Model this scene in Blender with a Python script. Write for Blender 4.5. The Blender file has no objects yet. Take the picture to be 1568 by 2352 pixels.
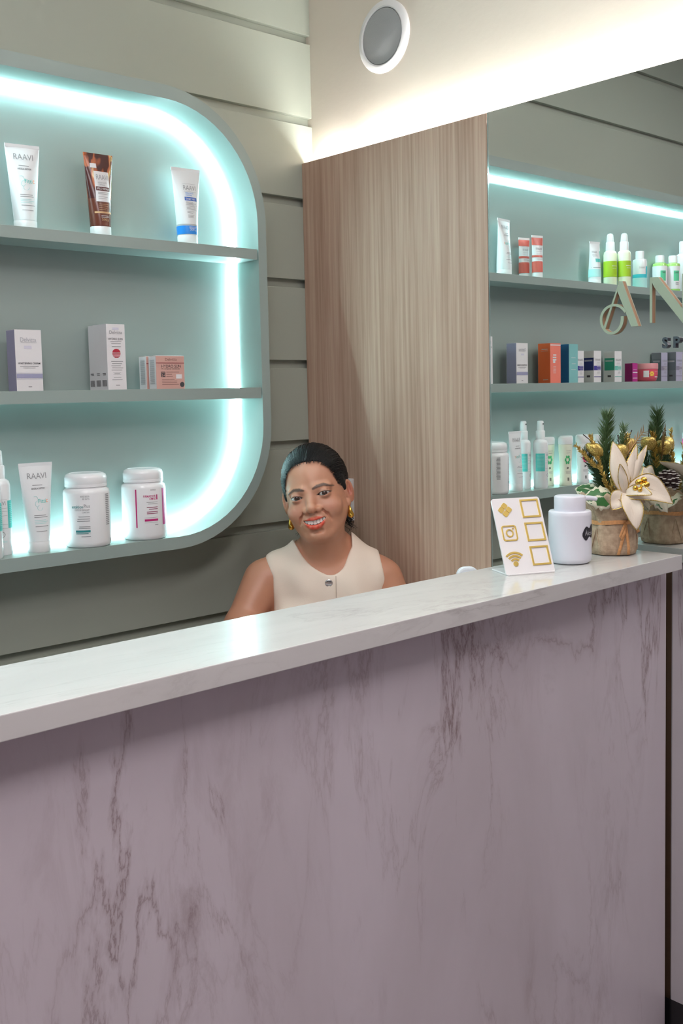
import bpy, bmesh, math, random
import numpy as np
from mathutils import Vector, Matrix
random.seed(7)
SC = bpy.context.scene
COL = SC.collection
PI = math.pi

# ------------------------------------------------------------------ camera
FPX, CX, CY = 2370.37, 784.0, 1100.11            # focal length and principal point in 1568x2352 pixels
CAM = np.array([-1.85226, -2.158, 1.33745])
FW = np.array([0.67231337, 0.73571608, -0.08195474])
RT = np.array([0.73676841, -0.67577317, -0.02242626])
UP = np.array([0.07188217, 0.04530419, 0.9963837])
cam = bpy.data.cameras.new('camera'); camo = bpy.data.objects.new('camera', cam); COL.objects.link(camo)
cam.sensor_fit = 'VERTICAL'; cam.sensor_height = 24.0; cam.sensor_width = 16.0
cam.lens = FPX / 2352 * 24.0; cam.shift_y = (CY - 1176) / 2352; cam.clip_start = 0.02
M = Matrix.Identity(4)
for i in range(3):
    M[i][0] = RT[i]; M[i][1] = UP[i]; M[i][2] = -FW[i]; M[i][3] = CAM[i]
camo.matrix_world = M
SC.camera = camo

# ------------------------------------------------------------------ world, room lights, exposure
W = bpy.data.worlds.new('world'); SC.world = W; W.use_nodes = True
W.node_tree.nodes['Background'].inputs[0].default_value = (0.9, 0.92, 1, 1)
W.node_tree.nodes['Background'].inputs[1].default_value = 0.05
SC.view_settings.view_transform = 'Standard'; SC.view_settings.look = 'None'
SC.view_settings.gamma = 1; SC.view_settings.use_curve_mapping = False
SC.view_settings.exposure = 0.0
def area(name, loc, sx, sy, power, color, rot=(0, 0, 0)):
    l = bpy.data.lights.new(name, 'AREA'); l.shape = 'RECTANGLE'; l.size = sx; l.size_y = sy
    l.energy = power; l.color = color
    o = bpy.data.objects.new(name, l); COL.objects.link(o); o.location = loc; o.rotation_euler = rot
    return o
ROOM_LAMPS = [(-2.0, -2.3, 0.6, 0.6, 28, (1.0, 0.91, 0.96)), (-1.5, -1.15, 0.6, 0.6, 9, (1.0, 0.96, 0.95)),
              (-0.6, -1.75, 0.3, 0.3, 8, (1.0, 0.93, 0.92))]
CEIL = 2.72
for lx, ly, sx, sy, e, c in ROOM_LAMPS:
    area('ceiling_panel_glow', (lx, ly, CEIL - 0.035), sx, sy, e, c)

# ------------------------------------------------------------------ pixel helpers (a pixel gives a ray, a plane gives the distance)
def onp(px, py, ax, val):
    d = FW + RT * (px - CX) / FPX - UP * (py - CY) / FPX
    return CAM + d * ((val - CAM[ax]) / d[ax])

# ------------------------------------------------------------------ materials
def nmat(name):
    m = bpy.data.materials.new(name); m.use_nodes = True
    return m, m.node_tree.nodes, m.node_tree.links, m.node_tree.nodes['Principled BSDF']
MATS = {}
def mat(name, col, rough=0.5, metal=0.0, emit=None, estr=0.0, sss=0.0, coat=0.0, trans=0.0, bump=0.0, bscale=200.0, var=0.0, spec=0.5):
    if name in MATS: return MATS[name]
    m, n, l, b = nmat(name)
    b.inputs['Base Color'].default_value = (*col, 1); b.inputs['Roughness'].default_value = rough
    b.inputs['Metallic'].default_value = metal
    b.inputs['Specular IOR Level'].default_value = spec
    if emit: b.inputs['Emission Color'].default_value = (*emit, 1); b.inputs['Emission Strength'].default_value = estr
    if sss: b.inputs['Subsurface Weight'].default_value = sss; b.inputs['Subsurface Radius'].default_value = (0.012, 0.005, 0.003); b.inputs['Subsurface Scale'].default_value = 0.3
    if coat: b.inputs['Coat Weight'].default_value = coat
    if trans: b.inputs['Transmission Weight'].default_value = trans
    tc = n.new('ShaderNodeTexCoord')
    if bump or var:
        nz = n.new('ShaderNodeTexNoise'); nz.inputs['Scale'].default_value = bscale; nz.inputs['Detail'].default_value = 4
        l.new(tc.outputs['Object'], nz.inputs['Vector'])
        if bump:
            bp = n.new('ShaderNodeBump'); bp.inputs['Strength'].default_value = bump; bp.inputs['Distance'].default_value = 0.002
            l.new(nz.outputs['Fac'], bp.inputs['Height']); l.new(bp.outputs['Normal'], b.inputs['Normal'])
        if var:
            mx = n.new('ShaderNodeMix'); mx.data_type = 'RGBA'
            mx.inputs[6].default_value = (*[c * (1 - var) for c in col], 1); mx.inputs[7].default_value = (*[min(1, c * (1 + var)) for c in col], 1)
            l.new(nz.outputs['Fac'], mx.inputs[0]); l.new(mx.outputs[2], b.inputs['Base Color'])
    MATS[name] = m
    return m
def ramp(n, pts):
    r = n.new('ShaderNodeValToRGB'); e = r.color_ramp.elements
    while len(e) < len(pts): e.new(0.5)
    for k, (p, c) in enumerate(pts):
        e[k].position = p; e[k].color = (*c, 1) if len(c) == 3 else c
    return r
def math_node(n, l, op, a, b=None):
    x = n.new('ShaderNodeMath'); x.operation = op
    for i, v in enumerate((a, b)):
        if v is None: continue
        if isinstance(v, (int, float)): x.inputs[i].default_value = v
        else: l.new(v, x.inputs[i])
    return x.outputs[0]
def noise(n, l, vec, scale, detail=4, rough=0.55, dist=0.0):
    x = n.new('ShaderNodeTexNoise'); x.inputs['Scale'].default_value = scale; x.inputs['Detail'].default_value = detail
    x.inputs['Roughness'].default_value = rough; x.inputs['Distortion'].default_value = dist
    l.new(vec, x.inputs['Vector']); return x.outputs['Fac']
def mapping(n, l, scale=(1, 1, 1), rot=(0, 0, 0), loc=(0, 0, 0)):
    tc = n.new('ShaderNodeTexCoord'); mp = n.new('ShaderNodeMapping')
    mp.inputs['Scale'].default_value = scale; mp.inputs['Rotation'].default_value = rot; mp.inputs['Location'].default_value = loc
    l.new(tc.outputs['Object'], mp.inputs['Vector']); return mp.outputs['Vector']
def marble(name, base, vein, cloud, stretch, rot, vs=2.4, rough=0.28, amount=1.0, loc=(0, 0, 0)):
    m, n, l, b = nmat(name)
    v = mapping(n, l, stretch, rot, loc)
    def vein_mask(scale, width, mscale, lo, hi, dist, off):
        vv = n.new('ShaderNodeVectorMath'); vv.operation = 'ADD'; vv.inputs[1].default_value = off; l.new(v, vv.inputs[0])
        f = noise(n, l, vv.outputs[0], scale, 9, 0.62, dist)
        a = math_node(n, l, 'ABSOLUTE', math_node(n, l, 'SUBTRACT', f, 0.5))
        r = ramp(n, [(0, (0.9, 0.9, 0.9)), (width, (0.3, 0.3, 0.3)), (width * 4, (0, 0, 0))]); l.new(a, r.inputs[0])
        mk = noise(n, l, vv.outputs[0], mscale, 3, 0.5, 0.3)
        r2 = ramp(n, [(lo, (0, 0, 0)), (hi, (1, 1, 1))]); l.new(mk, r2.inputs[0])
        return math_node(n, l, 'MULTIPLY', r.outputs[0], r2.outputs[0])
    a = vein_mask(vs, 0.007, vs * 0.9, 0.42, 0.64, 0.55, (3.1, 1.7, 0.4))
    c = vein_mask(vs * 1.9, 0.008, vs * 1.2, 0.45, 0.68, 0.6, (7.7, 2.1, 5.3))
    # smudgy dark patches
    p1 = noise(n, l, v, vs * 4.5, 8, 0.7, 0.5); r3 = ramp(n, [(0.50, (0, 0, 0)), (0.72, (1, 1, 1))]); l.new(p1, r3.inputs[0])
    p2 = noise(n, l, v, vs * 1.05, 3, 0.5, 0.4); r4 = ramp(n, [(0.50, (0, 0, 0)), (0.68, (1, 1, 1))]); l.new(p2, r4.inputs[0])
    pt = math_node(n, l, 'MULTIPLY', math_node(n, l, 'MULTIPLY', r3.outputs[0], r4.outputs[0]), 0.85)
    tot = math_node(n, l, 'MINIMUM', math_node(n, l, 'ADD', math_node(n, l, 'ADD', a, math_node(n, l, 'MULTIPLY', c, 0.6)), pt), 1.0)
    tot = math_node(n, l, 'MULTIPLY', tot, amount)
    cl = noise(n, l, v, vs * 0.8, 5, 0.6, 0.5)
    r5 = ramp(n, [(0.35, base), (0.75, cloud)]); l.new(cl, r5.inputs[0])
    mx = n.new('ShaderNodeMix'); mx.data_type = 'RGBA'; l.new(tot, mx.inputs[0]); l.new(r5.outputs[0], mx.inputs[6]); mx.inputs[7].default_value = (*vein, 1)
    l.new(mx.outputs[2], b.inputs['Base Color']); b.inputs['Roughness'].default_value = rough
    MATS[name] = m; return m
def wood(name, c1, c2, c3, rough=0.5):
    m, n, l, b = nmat(name)
    v = mapping(n, l, (60, 60, 1.1)); f = noise(n, l, v, 2.0, 6, 0.65, 0.25)
    v2 = mapping(n, l, (14, 14, 0.35)); g = noise(n, l, v2, 1.6, 4, 0.6, 0.6)
    s = math_node(n, l, 'ADD', math_node(n, l, 'MULTIPLY', f, 0.6), math_node(n, l, 'MULTIPLY', g, 0.4))
    r = ramp(n, [(0.36, c1), (0.5, c2), (0.63, c3)]); l.new(s, r.inputs[0])
    l.new(r.outputs[0], b.inputs['Base Color']); b.inputs['Roughness'].default_value = rough
    bp = n.new('ShaderNodeBump'); bp.inputs['Strength'].default_value = 0.15; bp.inputs['Distance'].default_value = 0.001
    l.new(f, bp.inputs['Height']); l.new(bp.outputs['Normal'], b.inputs['Normal'])
    MATS[name] = m; return m
def burlap(name, c1, c2):
    m, n, l, b = nmat(name)
    tc = n.new('ShaderNodeTexCoord')
    sep = n.new('ShaderNodeSeparateXYZ'); l.new(tc.outputs['Object'], sep.inputs[0])
    ang = math_node(n, l, 'ARCTAN2', sep.outputs[1], sep.outputs[0])
    wz = math_node(n, l, 'SINE', math_node(n, l, 'MULTIPLY', sep.outputs[2], 3300.0))
    wa = math_node(n, l, 'SINE', math_node(n, l, 'MULTIPLY', ang, 130.0))
    wv = math_node(n, l, 'MAXIMUM', wz, wa)
    nz = noise(n, l, tc.outputs['Object'], 90, 4, 0.6)
    f = math_node(n, l, 'ADD', math_node(n, l, 'MULTIPLY', wv, 0.12), nz)
    r = ramp(n, [(0.3, c1), (0.75, c2)]); l.new(f, r.inputs[0]); l.new(r.outputs[0], b.inputs['Base Color'])
    b.inputs['Roughness'].default_value = 0.95
    bp = n.new('ShaderNodeBump'); bp.inputs['Strength'].default_value = 0.5; bp.inputs['Distance'].default_value = 0.001
    l.new(f, bp.inputs['Height']); l.new(bp.outputs['Normal'], b.inputs['Normal'])
    MATS[name] = m; return m
def glitter(name, col, rough=0.35, metal=0.8, scale=900):
    m, n, l, b = nmat(name)
    tc = n.new('ShaderNodeTexCoord'); vo = n.new('ShaderNodeTexVoronoi'); vo.inputs['Scale'].default_value = scale
    l.new(tc.outputs['Object'], vo.inputs['Vector'])
    r = ramp(n, [(0.0, tuple(c * 0.35 for c in col)), (0.6, col), (1.0, tuple(min(1, c * 1.9 + 0.1) for c in col))])
    sp = n.new('ShaderNodeSeparateColor'); l.new(vo.outputs['Color'], sp.inputs[0]); l.new(sp.outputs[0], r.inputs[0])
    l.new(r.outputs[0], b.inputs['Base Color']); b.inputs['Metallic'].default_value = metal; b.inputs['Roughness'].default_value = rough
    bp = n.new('ShaderNodeBump'); bp.inputs['Strength'].default_value = 0.6; bp.inputs['Distance'].default_value = 0.001
    l.new(sp.outputs[1], bp.inputs['Height']); l.new(bp.outputs['Normal'], b.inputs['Normal'])
    MATS[name] = m; return m

SAGE = mat('sage_paint', (0.36, 0.39, 0.33), 0.42, bump=0.06, bscale=160)
SAGE_N = mat('sage_lacquer', (0.29, 0.355, 0.33), 0.38)
CREAM = mat('cream_plaster', (0.74, 0.675, 0.575), 0.85, bump=0.25, bscale=70)
LILAC = mat('lilac_bounce_paint', (0.42, 0.32, 0.40), 0.8)  # unseen walls; lilac chosen to tint the light they bounce forward
WHITE_P = mat('white_ceiling_paint', (0.8, 0.8, 0.78), 0.9)
FLOOR = mat('grey_floor_tile', (0.30, 0.27, 0.27), 0.35, var=0.1, bscale=6)
WOOD = wood('oak_veneer', (0.335, 0.205, 0.145), (0.455, 0.305, 0.225), (0.555, 0.40, 0.305))
BROWN = mat('brown_board', (0.16, 0.085, 0.05), 0.6, var=0.15, bscale=30)
MARF = marble('lilac_marble', (0.62, 0.565, 0.605), (0.20, 0.125, 0.12), (0.53, 0.475, 0.50), (1.15, 1.0, 0.34), (0.0, 0.30, 0.0), 3.4, 0.30, 0.78, (2.1, 0, 0.7))
MART = marble('pale_marble', (0.64, 0.63, 0.61), (0.28, 0.26, 0.24), (0.55, 0.54, 0.52), (0.55, 1.6, 1.6), (0, 0, 0.2), 3.2, 0.12, 0.40)
WPL = mat('white_plastic', (0.80, 0.80, 0.80), 0.35)
WGL = mat('white_gloss_plastic', (0.82, 0.82, 0.83), 0.18)
WCARD = mat('white_card', (0.74, 0.72, 0.73), 0.55)
INK = mat('dark_print', (0.06, 0.055, 0.06), 0.6)
GREYINK = mat('grey_print', (0.30, 0.30, 0.31), 0.6)
TEALINK = mat('teal_print', (0.03, 0.24, 0.25), 0.6)
AQUA = mat('aqua_print', (0.10, 0.55, 0.50), 0.5)
PALEAQUA = mat('pale_aqua_print', (0.42, 0.72, 0.70), 0.5)
MAGENTA = mat('magenta_print', (0.50, 0.02, 0.16), 0.5)
GOLD = mat('gold', (0.75, 0.47, 0.09), 0.22, 1.0)
GOLDP = mat('gold_print', (0.80, 0.58, 0.16), 0.30, 0.6)
BLACK = mat('black_plastic', (0.012, 0.012, 0.014), 0.4)
LED_C = mat('led_cyan_white', (0.9, 1, 1), 0.5, emit=(0.60, 0.95, 1.0), estr=300.0)
LED_W = mat('led_white', (1, 1, 1), 0.5, emit=(1.0, 0.985, 0.95), estr=165.0)
mm, n_, l_, b_ = nmat('mirror_silver'); b_.inputs['Base Color'].default_value = (0.86, 0.89, 0.87, 1); b_.inputs['Metallic'].default_value = 1; b_.inputs['Roughness'].default_value = 0.0
MIRROR = mm

# ------------------------------------------------------------------ mesh helpers
class MB:
    def __init__(s): s.v = []; s.f = []; s.m = []
    def add(s, v, f, mi=0):
        o = len(s.v); s.v += [tuple(p) for p in v]; s.f += [tuple(i + o for i in q) for q in f]; s.m += [mi] * len(f); return s
    def box(s, x0, x1, y0, y1, z0, z1, mi=0):
        v = [(x, y, z) for z in (z0, z1) for y in (y0, y1) for x in (x0, x1)]
        return s.add(v, [(0, 2, 3, 1), (4, 5, 7, 6), (0, 1, 5, 4), (2, 6, 7, 3), (0, 4, 6, 2), (1, 3, 7, 5)], mi)
    def lathe(s, prof, seg=32, sx=1.0, sy=1.0, cx=0, cy=0, mi=0, caps=True):
        v = []; f = []; k = len(prof)
        for r, z in prof:
            for i in range(seg):
                a = 2 * PI * i / seg; v.append((cx + r * sx * math.cos(a), cy + r * sy * math.sin(a), z))
        for j in range(k - 1):
            for i in range(seg):
                i2 = (i + 1) % seg; f.append((j * seg + i, j * seg + i2, (j + 1) * seg + i2, (j + 1) * seg + i))
        if caps: f.append(tuple(range(seg - 1, -1, -1))); f.append(tuple((k - 1) * seg + i for i in range(seg)))
        return s.add(v, f, mi)
    def tube(s, pts, rad, seg=8, mi=0, closed=False):
        pts = [Vector(p) for p in pts]; n = len(pts); v = []; f = []
        rr = rad if isinstance(rad, (list, tuple)) else [rad] * n
        prev = None
        for i in range(n):
            if closed: t = pts[(i + 1) % n] - pts[i - 1]
            else: t = pts[min(i + 1, n - 1)] - pts[max(i - 1, 0)]
            t = t.normalized() if t.length > 1e-9 else Vector((0, 0, 1))
            if prev is None:
                u = t.cross(Vector((0, 0, 1)))
                if u.length < 1e-3: u = t.cross(Vector((0, 1, 0)))
            else: u = prev - t * prev.dot(t)
            u.normalize(); prev = u; w = t.cross(u)
            for k in range(seg):
                a = 2 * PI * k / seg; v.append(pts[i] + (u * math.cos(a) + w * math.sin(a)) * rr[i])
        for i in range(n if closed else n - 1):
            j = (i + 1) % n
            for k in range(seg): f.append((i * seg + k, i * seg + (k + 1) % seg, j * seg + (k + 1) % seg, j * seg + k))
        if not closed: f.append(tuple(range(seg - 1, -1, -1))); f.append(tuple((n - 1) * seg + k for k in range(seg)))
        return s.add(v, f, mi)
    def prism(s, poly, a0, a1, plane='xz', mi=0):
        k = len(poly)
        def P(u, w, a): return {'xz': (u, a, w), 'yz': (a, u, w), 'xy': (u, w, a)}[plane]
        v = [P(u, w, a0) for u, w in poly] + [P(u, w, a1) for u, w in poly]
        f = [tuple(range(k - 1, -1, -1)), tuple(range(k, 2 * k))] + [(i, (i + 1) % k, k + (i + 1) % k, k + i) for i in range(k)]
        return s.add(v, f, mi)
    def ball(s, c, r, seg=14, rings=9, mi=0):
        r = r if isinstance(r, tuple) else (r, r, r)
        v = []; f = []
        for j in range(rings + 1):
            t = PI * j / rings
            for i in range(seg):
                a = 2 * PI * i / seg; v.append((c[0] + r[0] * math.sin(t) * math.cos(a), c[1] + r[1] * math.sin(t) * math.sin(a), c[2] + r[2] * math.cos(t)))
        for j in range(rings):
            for i in range(seg): f.append((j * seg + i, (j + 1) * seg + i, (j + 1) * seg + (i + 1) % seg, j * seg + (i + 1) % seg))
        return s.add(v, f, mi)
    def build(s, name, mats, parent=None, smooth=False, bevel=0.0, angle=40, loc=None, clean=False):
        me = bpy.data.meshes.new(name); me.from_pydata(s.v, [], s.f)
        mats = mats if isinstance(mats, (list, tuple)) else [mats]
        for m in mats: me.materials.append(m)
        if len(mats) > 1: me.polygons.foreach_set('material_index', s.m)
        bm = bmesh.new(); bm.from_mesh(me)
        bmesh.ops.remove_doubles(bm, verts=bm.verts, dist=1e-6)
        bmesh.ops.recalc_face_normals(bm, faces=bm.faces)
        if bevel:
            ed = [e for e in bm.edges if len(e.link_faces) == 2 and e.calc_face_angle(0) > 0.6]
            bmesh.ops.bevel(bm, geom=ed, offset=bevel, segments=2, affect='EDGES', profile=0.6)
        bm.to_mesh(me); bm.free()
        if smooth:
            me.polygons.foreach_set('use_smooth', [True] * len(me.polygons))
            try: me.set_sharp_from_angle(angle=math.radians(angle))
            except Exception: pass
        o = bpy.data.objects.new(name, me); COL.objects.link(o)
        if parent: o.parent = parent
        if loc is not None: o.location = loc
        return o
def tag(o, label, cat, group=None):
    o['label'] = label; o['category'] = cat
    if group: o['group'] = group
    return o
def thing(name, label, cat, loc=(0, 0, 0), rotz=0, group=None):
    o = bpy.data.objects.new(name, None); COL.objects.link(o); o.location = loc; o.rotation_euler = (0, 0, rotz)
    o.empty_display_size = 0.02
    return tag(o, label, cat, group)
def struct(o): o['kind'] = 'structure'; return o
TXT = {}
def text_geo(s, bold=0.0):
    key = (s, bold)
    if key not in TXT:
        c = bpy.data.curves.new('t', 'FONT'); c.body = s; c.align_x = 'CENTER'; c.align_y = 'CENTER'; c.resolution_u = 3; c.offset = bold
        o = bpy.data.objects.new('t', c); COL.objects.link(o)
        me = bpy.data.meshes.new_from_object(o.evaluated_get(bpy.context.evaluated_depsgraph_get()))
        TXT[key] = ([tuple(v.co) for v in me.vertices], [tuple(p.vertices) for p in me.polygons])
        bpy.data.objects.remove(o); bpy.data.curves.remove(c); bpy.data.meshes.remove(me)
    return TXT[key]
def decal_text(parent, s, x, z, h, surf, m, wmax=None, bold=0.0, name='lettering', eps=0.0006):
    v, f = text_geo(s, bold)
    xs = [p[0] for p in v]; ys = [p[1] for p in v]
    k = h / max(1e-6, (max(ys) - min(ys))); kx = k
    if wmax: kx = wmax / (max(xs) - min(xs))
    ym = (max(ys) + min(ys)) / 2; xm = (max(xs) + min(xs)) / 2
    vv = [(x + (p[0] - xm) * kx, z + (p[1] - ym) * k) for p in v]
    me = bpy.data.meshes.new(name); me.from_pydata([(a, surf(a, b) - eps, b) for a, b in vv], [], f); me.materials.append(m)
    o = bpy.data.objects.new(name, me); COL.objects.link(o); o.parent = parent
    return o
def decal_rects(parent, rects, surf, m, name='print', eps=0.0004, n=8):
    b = MB()
    for x0, x1, z0, z1 in rects:
        v = []; f = []
        nz = max(1, int((z1 - z0) / 0.012))
        for j in range(nz + 1):
            for i in range(n + 1):
                x = x0 + (x1 - x0) * i / n; z = z0 + (z1 - z0) * j / nz; v.append((x, surf(x, z) - eps, z))
        for j in range(nz):
            for i in range(n): a = j * (n + 1) + i; f.append((a, a + 1, a + n + 2, a + n + 1))
        b.add(v, f)
    me = bpy.data.meshes.new(name); me.from_pydata(b.v, [], b.f); me.materials.append(m)
    o = bpy.data.objects.new(name, me); COL.objects.link(o); o.parent = parent
    if len(rects) > 1: o['kind'] = 'stuff'
    return o
def lines(x0, x1, z0, step, k, h=0.0011, rag=0.35, right=False):
    out = []
    for i in range(k):
        w = (x1 - x0) * (1 - rag * random.random())
        out.append((x1 - w, x1, z0 - i * step - h, z0 - i * step) if right else (x0, x0 + w, z0 - i * step - h, z0 - i * step))
    return out
# ================================================================== the room
XL, YF = -4.2, -4.2
XB = 0.04                                     # cream wall behind mirror and wood panel
ZP = 1.9583                                   # top of mirror / wood panel
YM = -0.6401                                  # joint wood / mirror
ZC, ZCB = 1.0129, 0.984                       # counter top, underside
YCF, YCB, XCE = -1.141, -0.9477, -0.0352
YSF, YBK = -0.1095, -0.0089
Z1, Z1B, Z2, Z2B = 1.6996, 1.6741, 1.3586, 1.3316
ZT, ZB, ZBI = 2.0516, 0.9809, 1.0100
struct(MB().box(XL, XB, YF, 0.06, -0.05, 0).build('floor', FLOOR))
struct(MB().box(XL, XB, YF, 0.06, CEIL, CEIL + 0.05).build('ceiling', WHITE_P))
struct(MB().box(XL - 0.05, XL, YF, 0.06, 0, CEIL).build('wall_left', LILAC))
struct(MB().box(XL, XB, YF - 0.05, YF, 0, CEIL).build('wall_front', LILAC))
struct(MB().box(XB, XB + 0.05, YF, 0.06, 0, CEIL).build('wall_right', CREAM))
wb = struct(MB().box(XL, XB, 0.016, 0.06, 0, CEIL).build('wall_back', SAGE))
gt = [0.781 + 0.217 * k for k in range(-3, 9)]
edges = [0.0] + gt + [CEIL + 0.0225]
for a, b in zip(edges[:-1], edges[1:]):
    z0 = a; z1 = b - 0.0225
    MB().box(XL, XB, 0.0, 0.0165, z0, z1).build('board', SAGE, wb, bevel=0.0012)
# black skirting under the mirror
struct(MB().box(0.0, XB, YF, -0.012, 0, 0.08).build('baseboard_right', mat('black_skirting', (0.008, 0.008, 0.009), 0.25), bevel=0.002))
# ceiling lamps (real panels over the customer side)
for k, (lx, ly, sx, sy, e, c) in enumerate(ROOM_LAMPS):
    t = thing('ceiling_light', ['large square ceiling light panel over the middle of the room', 'square ceiling light panel beside the lilac left wall', 'small square ceiling light panel in front of the mirror'][k], 'ceiling light', (lx, ly, CEIL))
    m = MB(); h = sx / 2 + 0.02
    for x0, x1, y0, y1 in ((-h, h, -h, -h + 0.02), (-h, h, h - 0.02, h), (-h, -h + 0.02, -h + 0.02, h - 0.02), (h - 0.02, h, -h + 0.02, h - 0.02)): m.box(x0, x1, y0, y1, -0.025, 0.0)
    m.build('frame', WPL, t)
    MB().box(-h + 0.02, h - 0.02, -h + 0.02, h - 0.02, -0.02, -0.008).build('diffuser', mat('lamp_diffuser', (0.9, 0.9, 0.9), 0.5, emit=(1, 0.96, 0.93), estr=3.0), t)

# wood panel, mirror, LED strips behind their top edge
p = thing('wall_panel', 'tall light oak veneer panel between the sage wall and the mirror', 'wall panel', (0, YM / 2, 0.08))
MB().box(0.0, 0.016, YM + 0.0015 - YM / 2, -0.0005 - YM / 2, 0, ZP - 0.08).build('veneer_board', WOOD, p, bevel=0.0008)
MB().box(0.016, XB, -0.30 - YM / 2, -0.24 - YM / 2, 0.05, ZP - 0.3).build('batten', BROWN, p)
mr = thing('wall_mirror', 'large frameless wall mirror with letters on it beside the oak panel', 'mirror', (0, -1.8, 0.08))
MB().box(0.0, 0.005, YF + 1.2 + 1.8, YM - 0.0045 + 1.8, 0, ZP - 0.08).build('mirror_glass', MIRROR, mr)
MB().box(0.0002, 0.006, YM - 0.0045 + 1.8, YM - 0.0002 + 1.8, 0, ZP - 0.08).build('polished_edge', mat('glass_edge', (0.55, 0.62, 0.60), 0.08, 0.8), mr)
MB().box(0.005, 0.016, YF + 1.2 + 1.8, YM - 0.006 + 1.8, 0.0, ZP - 0.084).build('backing_board', BROWN, mr)
MB().box(0.016, XB, -1.0 + 1.8, -0.94 + 1.8, 0.05, ZP - 0.35).build('batten', BROWN, mr)
ls = thing('led_strip', 'white LED strip glowing along the top behind mirror and oak panel', 'led strip', (0.026, -0.5, ZP - 0.012))
for y0, y1 in ((-0.135, -0.040), (-2.9, -0.185)):
    MB().box(-0.005, 0.005, y0 + 0.5, y1 + 0.5, -0.004, 0.0).build('strip', LED_W, ls)
    MB().box(-0.0095, 0.0135, y0 + 0.5 - 0.002, y1 + 0.5 + 0.002, -0.009, -0.0045).build('channel', WPL, ls)

# speaker on the cream wall
sp = thing('wall_speaker', 'round white flush speaker with grey grille on the cream wall', 'speaker', (XB, -0.284, 2.224))
def disc_x(prof, name, m, parent, seg=48):
    b = MB(); v = []; f = []
    for r, x in prof:
        for i in range(seg): a = 2 * PI * i / seg; v.append((x, r * math.cos(a), r * math.sin(a)))
    k = len(prof)
    for j in range(k - 1):
        for i in range(seg): f.append((j * seg + i, j * seg + (i + 1) % seg, (j + 1) * seg + (i + 1) % seg, (j + 1) * seg + i))
    f.append(tuple((k - 1) * seg + i for i in range(seg)))
    return b.add(v, f).build(name, m, parent, smooth=True)
disc_x([(0.087, 0.001), (0.087, -0.006), (0.083, -0.010), (0.072, -0.012), (0.0685, -0.010), (0.068, -0.004)], 'bezel', WPL, sp)
disc_x([(0.0672, 0.0), (0.0672, -0.0085), (0.066, -0.0105), (0.03, -0.013), (0.002, -0.0135)], 'grille', mat('grey_mesh', (0.42, 0.43, 0.44), 0.6, 0.3, bump=0.5, bscale=900), sp)
# wall socket plate on the oak panel
so = thing('socket_plate', 'white rectangular socket plate on the oak panel behind the woman', 'socket', (0, -0.142, 1.003))
MB().box(-0.010, 0.0005, -0.037, 0.037, 0, 0.112).build('plate', mat('white_mottled', (0.62, 0.62, 0.61), 0.5, var=0.25, bscale=70, bump=0.4), so, bevel=0.002)
MB().box(-0.0125, -0.009, -0.016, 0.016, 0.03, 0.085).build('rocker', WPL, so, bevel=0.001)

# ================================================================== display niche
def rrect(x0, x1, z0, z1, r, n=14):
    pts = []
    for cx, cz, a0 in ((x1 - r, z1 - r, 0), (x0 + r, z1 - r, 90), (x0 + r, z0 + r, 180), (x1 - r, z0 + r, 270)):
        for i in range(n + 1):
            a = math.radians(a0 + 90 * i / n); pts.append((cx + r * math.cos(a), cz + r * math.sin(a)))
    return pts
NX0, NX1, NR, NT = -2.62, -0.2165, 0.287, 0.0285
ni = thing('wall_display', 'sage green rounded display cabinet with glowing edge on the boarded wall', 'shelf unit', (NX1, 0, ZB))
ox, oz = -NX1, -ZB
outer = rrect(NX0, NX1, ZB, ZT, NR); inner = rrect(NX0 + NT, NX1 - NT + 0.003, ZBI, ZT - 0.031, NR - 0.029)
k = len(outer)
b = MB()
v = [(x + ox, YSF, z + oz) for x, z in outer] + [(x + ox, YSF, z + oz) for x, z in inner] + [(x + ox, 0.0, z + oz) for x, z in inner] + [(x + ox, 0.0, z + oz) for x, z in outer]
f = []
for i in range(k):
    j = (i + 1) % k
    for q in range(4): f.append((q * k + i, q * k + j, ((q + 1) % 4) * k + j, ((q + 1) % 4) * k + i))
b.add(v, f).build('frame', SAGE_N, ni, smooth=True, angle=30)
MB().prism([(x + ox, z + oz) for x, z in rrect(NX0 + 0.01, NX1 - 0.01, ZB + 0.01, ZT - 0.01, NR - 0.01)], YBK, -0.0006).build('back_panel', SAGE_N, ni)
XI = NX1 - NT + 0.003
for za, zb in ((Z1B, Z1), (Z2B, Z2)):
    MB().box(NX0 + NT + 0.0035 + ox, XI - 0.0035 + ox, YSF + 0.0005, YBK + 0.0002, za + oz, zb + oz).build('shelf', SAGE_N, ni, bevel=0.0006)
# LED profile that runs round the inner back corner
s = 0.0007
strp = rrect(NX0 + NT + s, XI - s, ZBI + s, ZT - 0.031 - s, NR - 0.029 - s)
v = [(x + ox, YBK - 0.0075, z + oz) for x, z in strp] + [(x + ox, YBK - 0.0012, z + oz) for x, z in strp]
b = MB().add(v, [(i, (i + 1) % k, k + (i + 1) % k, k + i) for i in range(k)])
b.build('led_strip', LED_C, ni)

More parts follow.
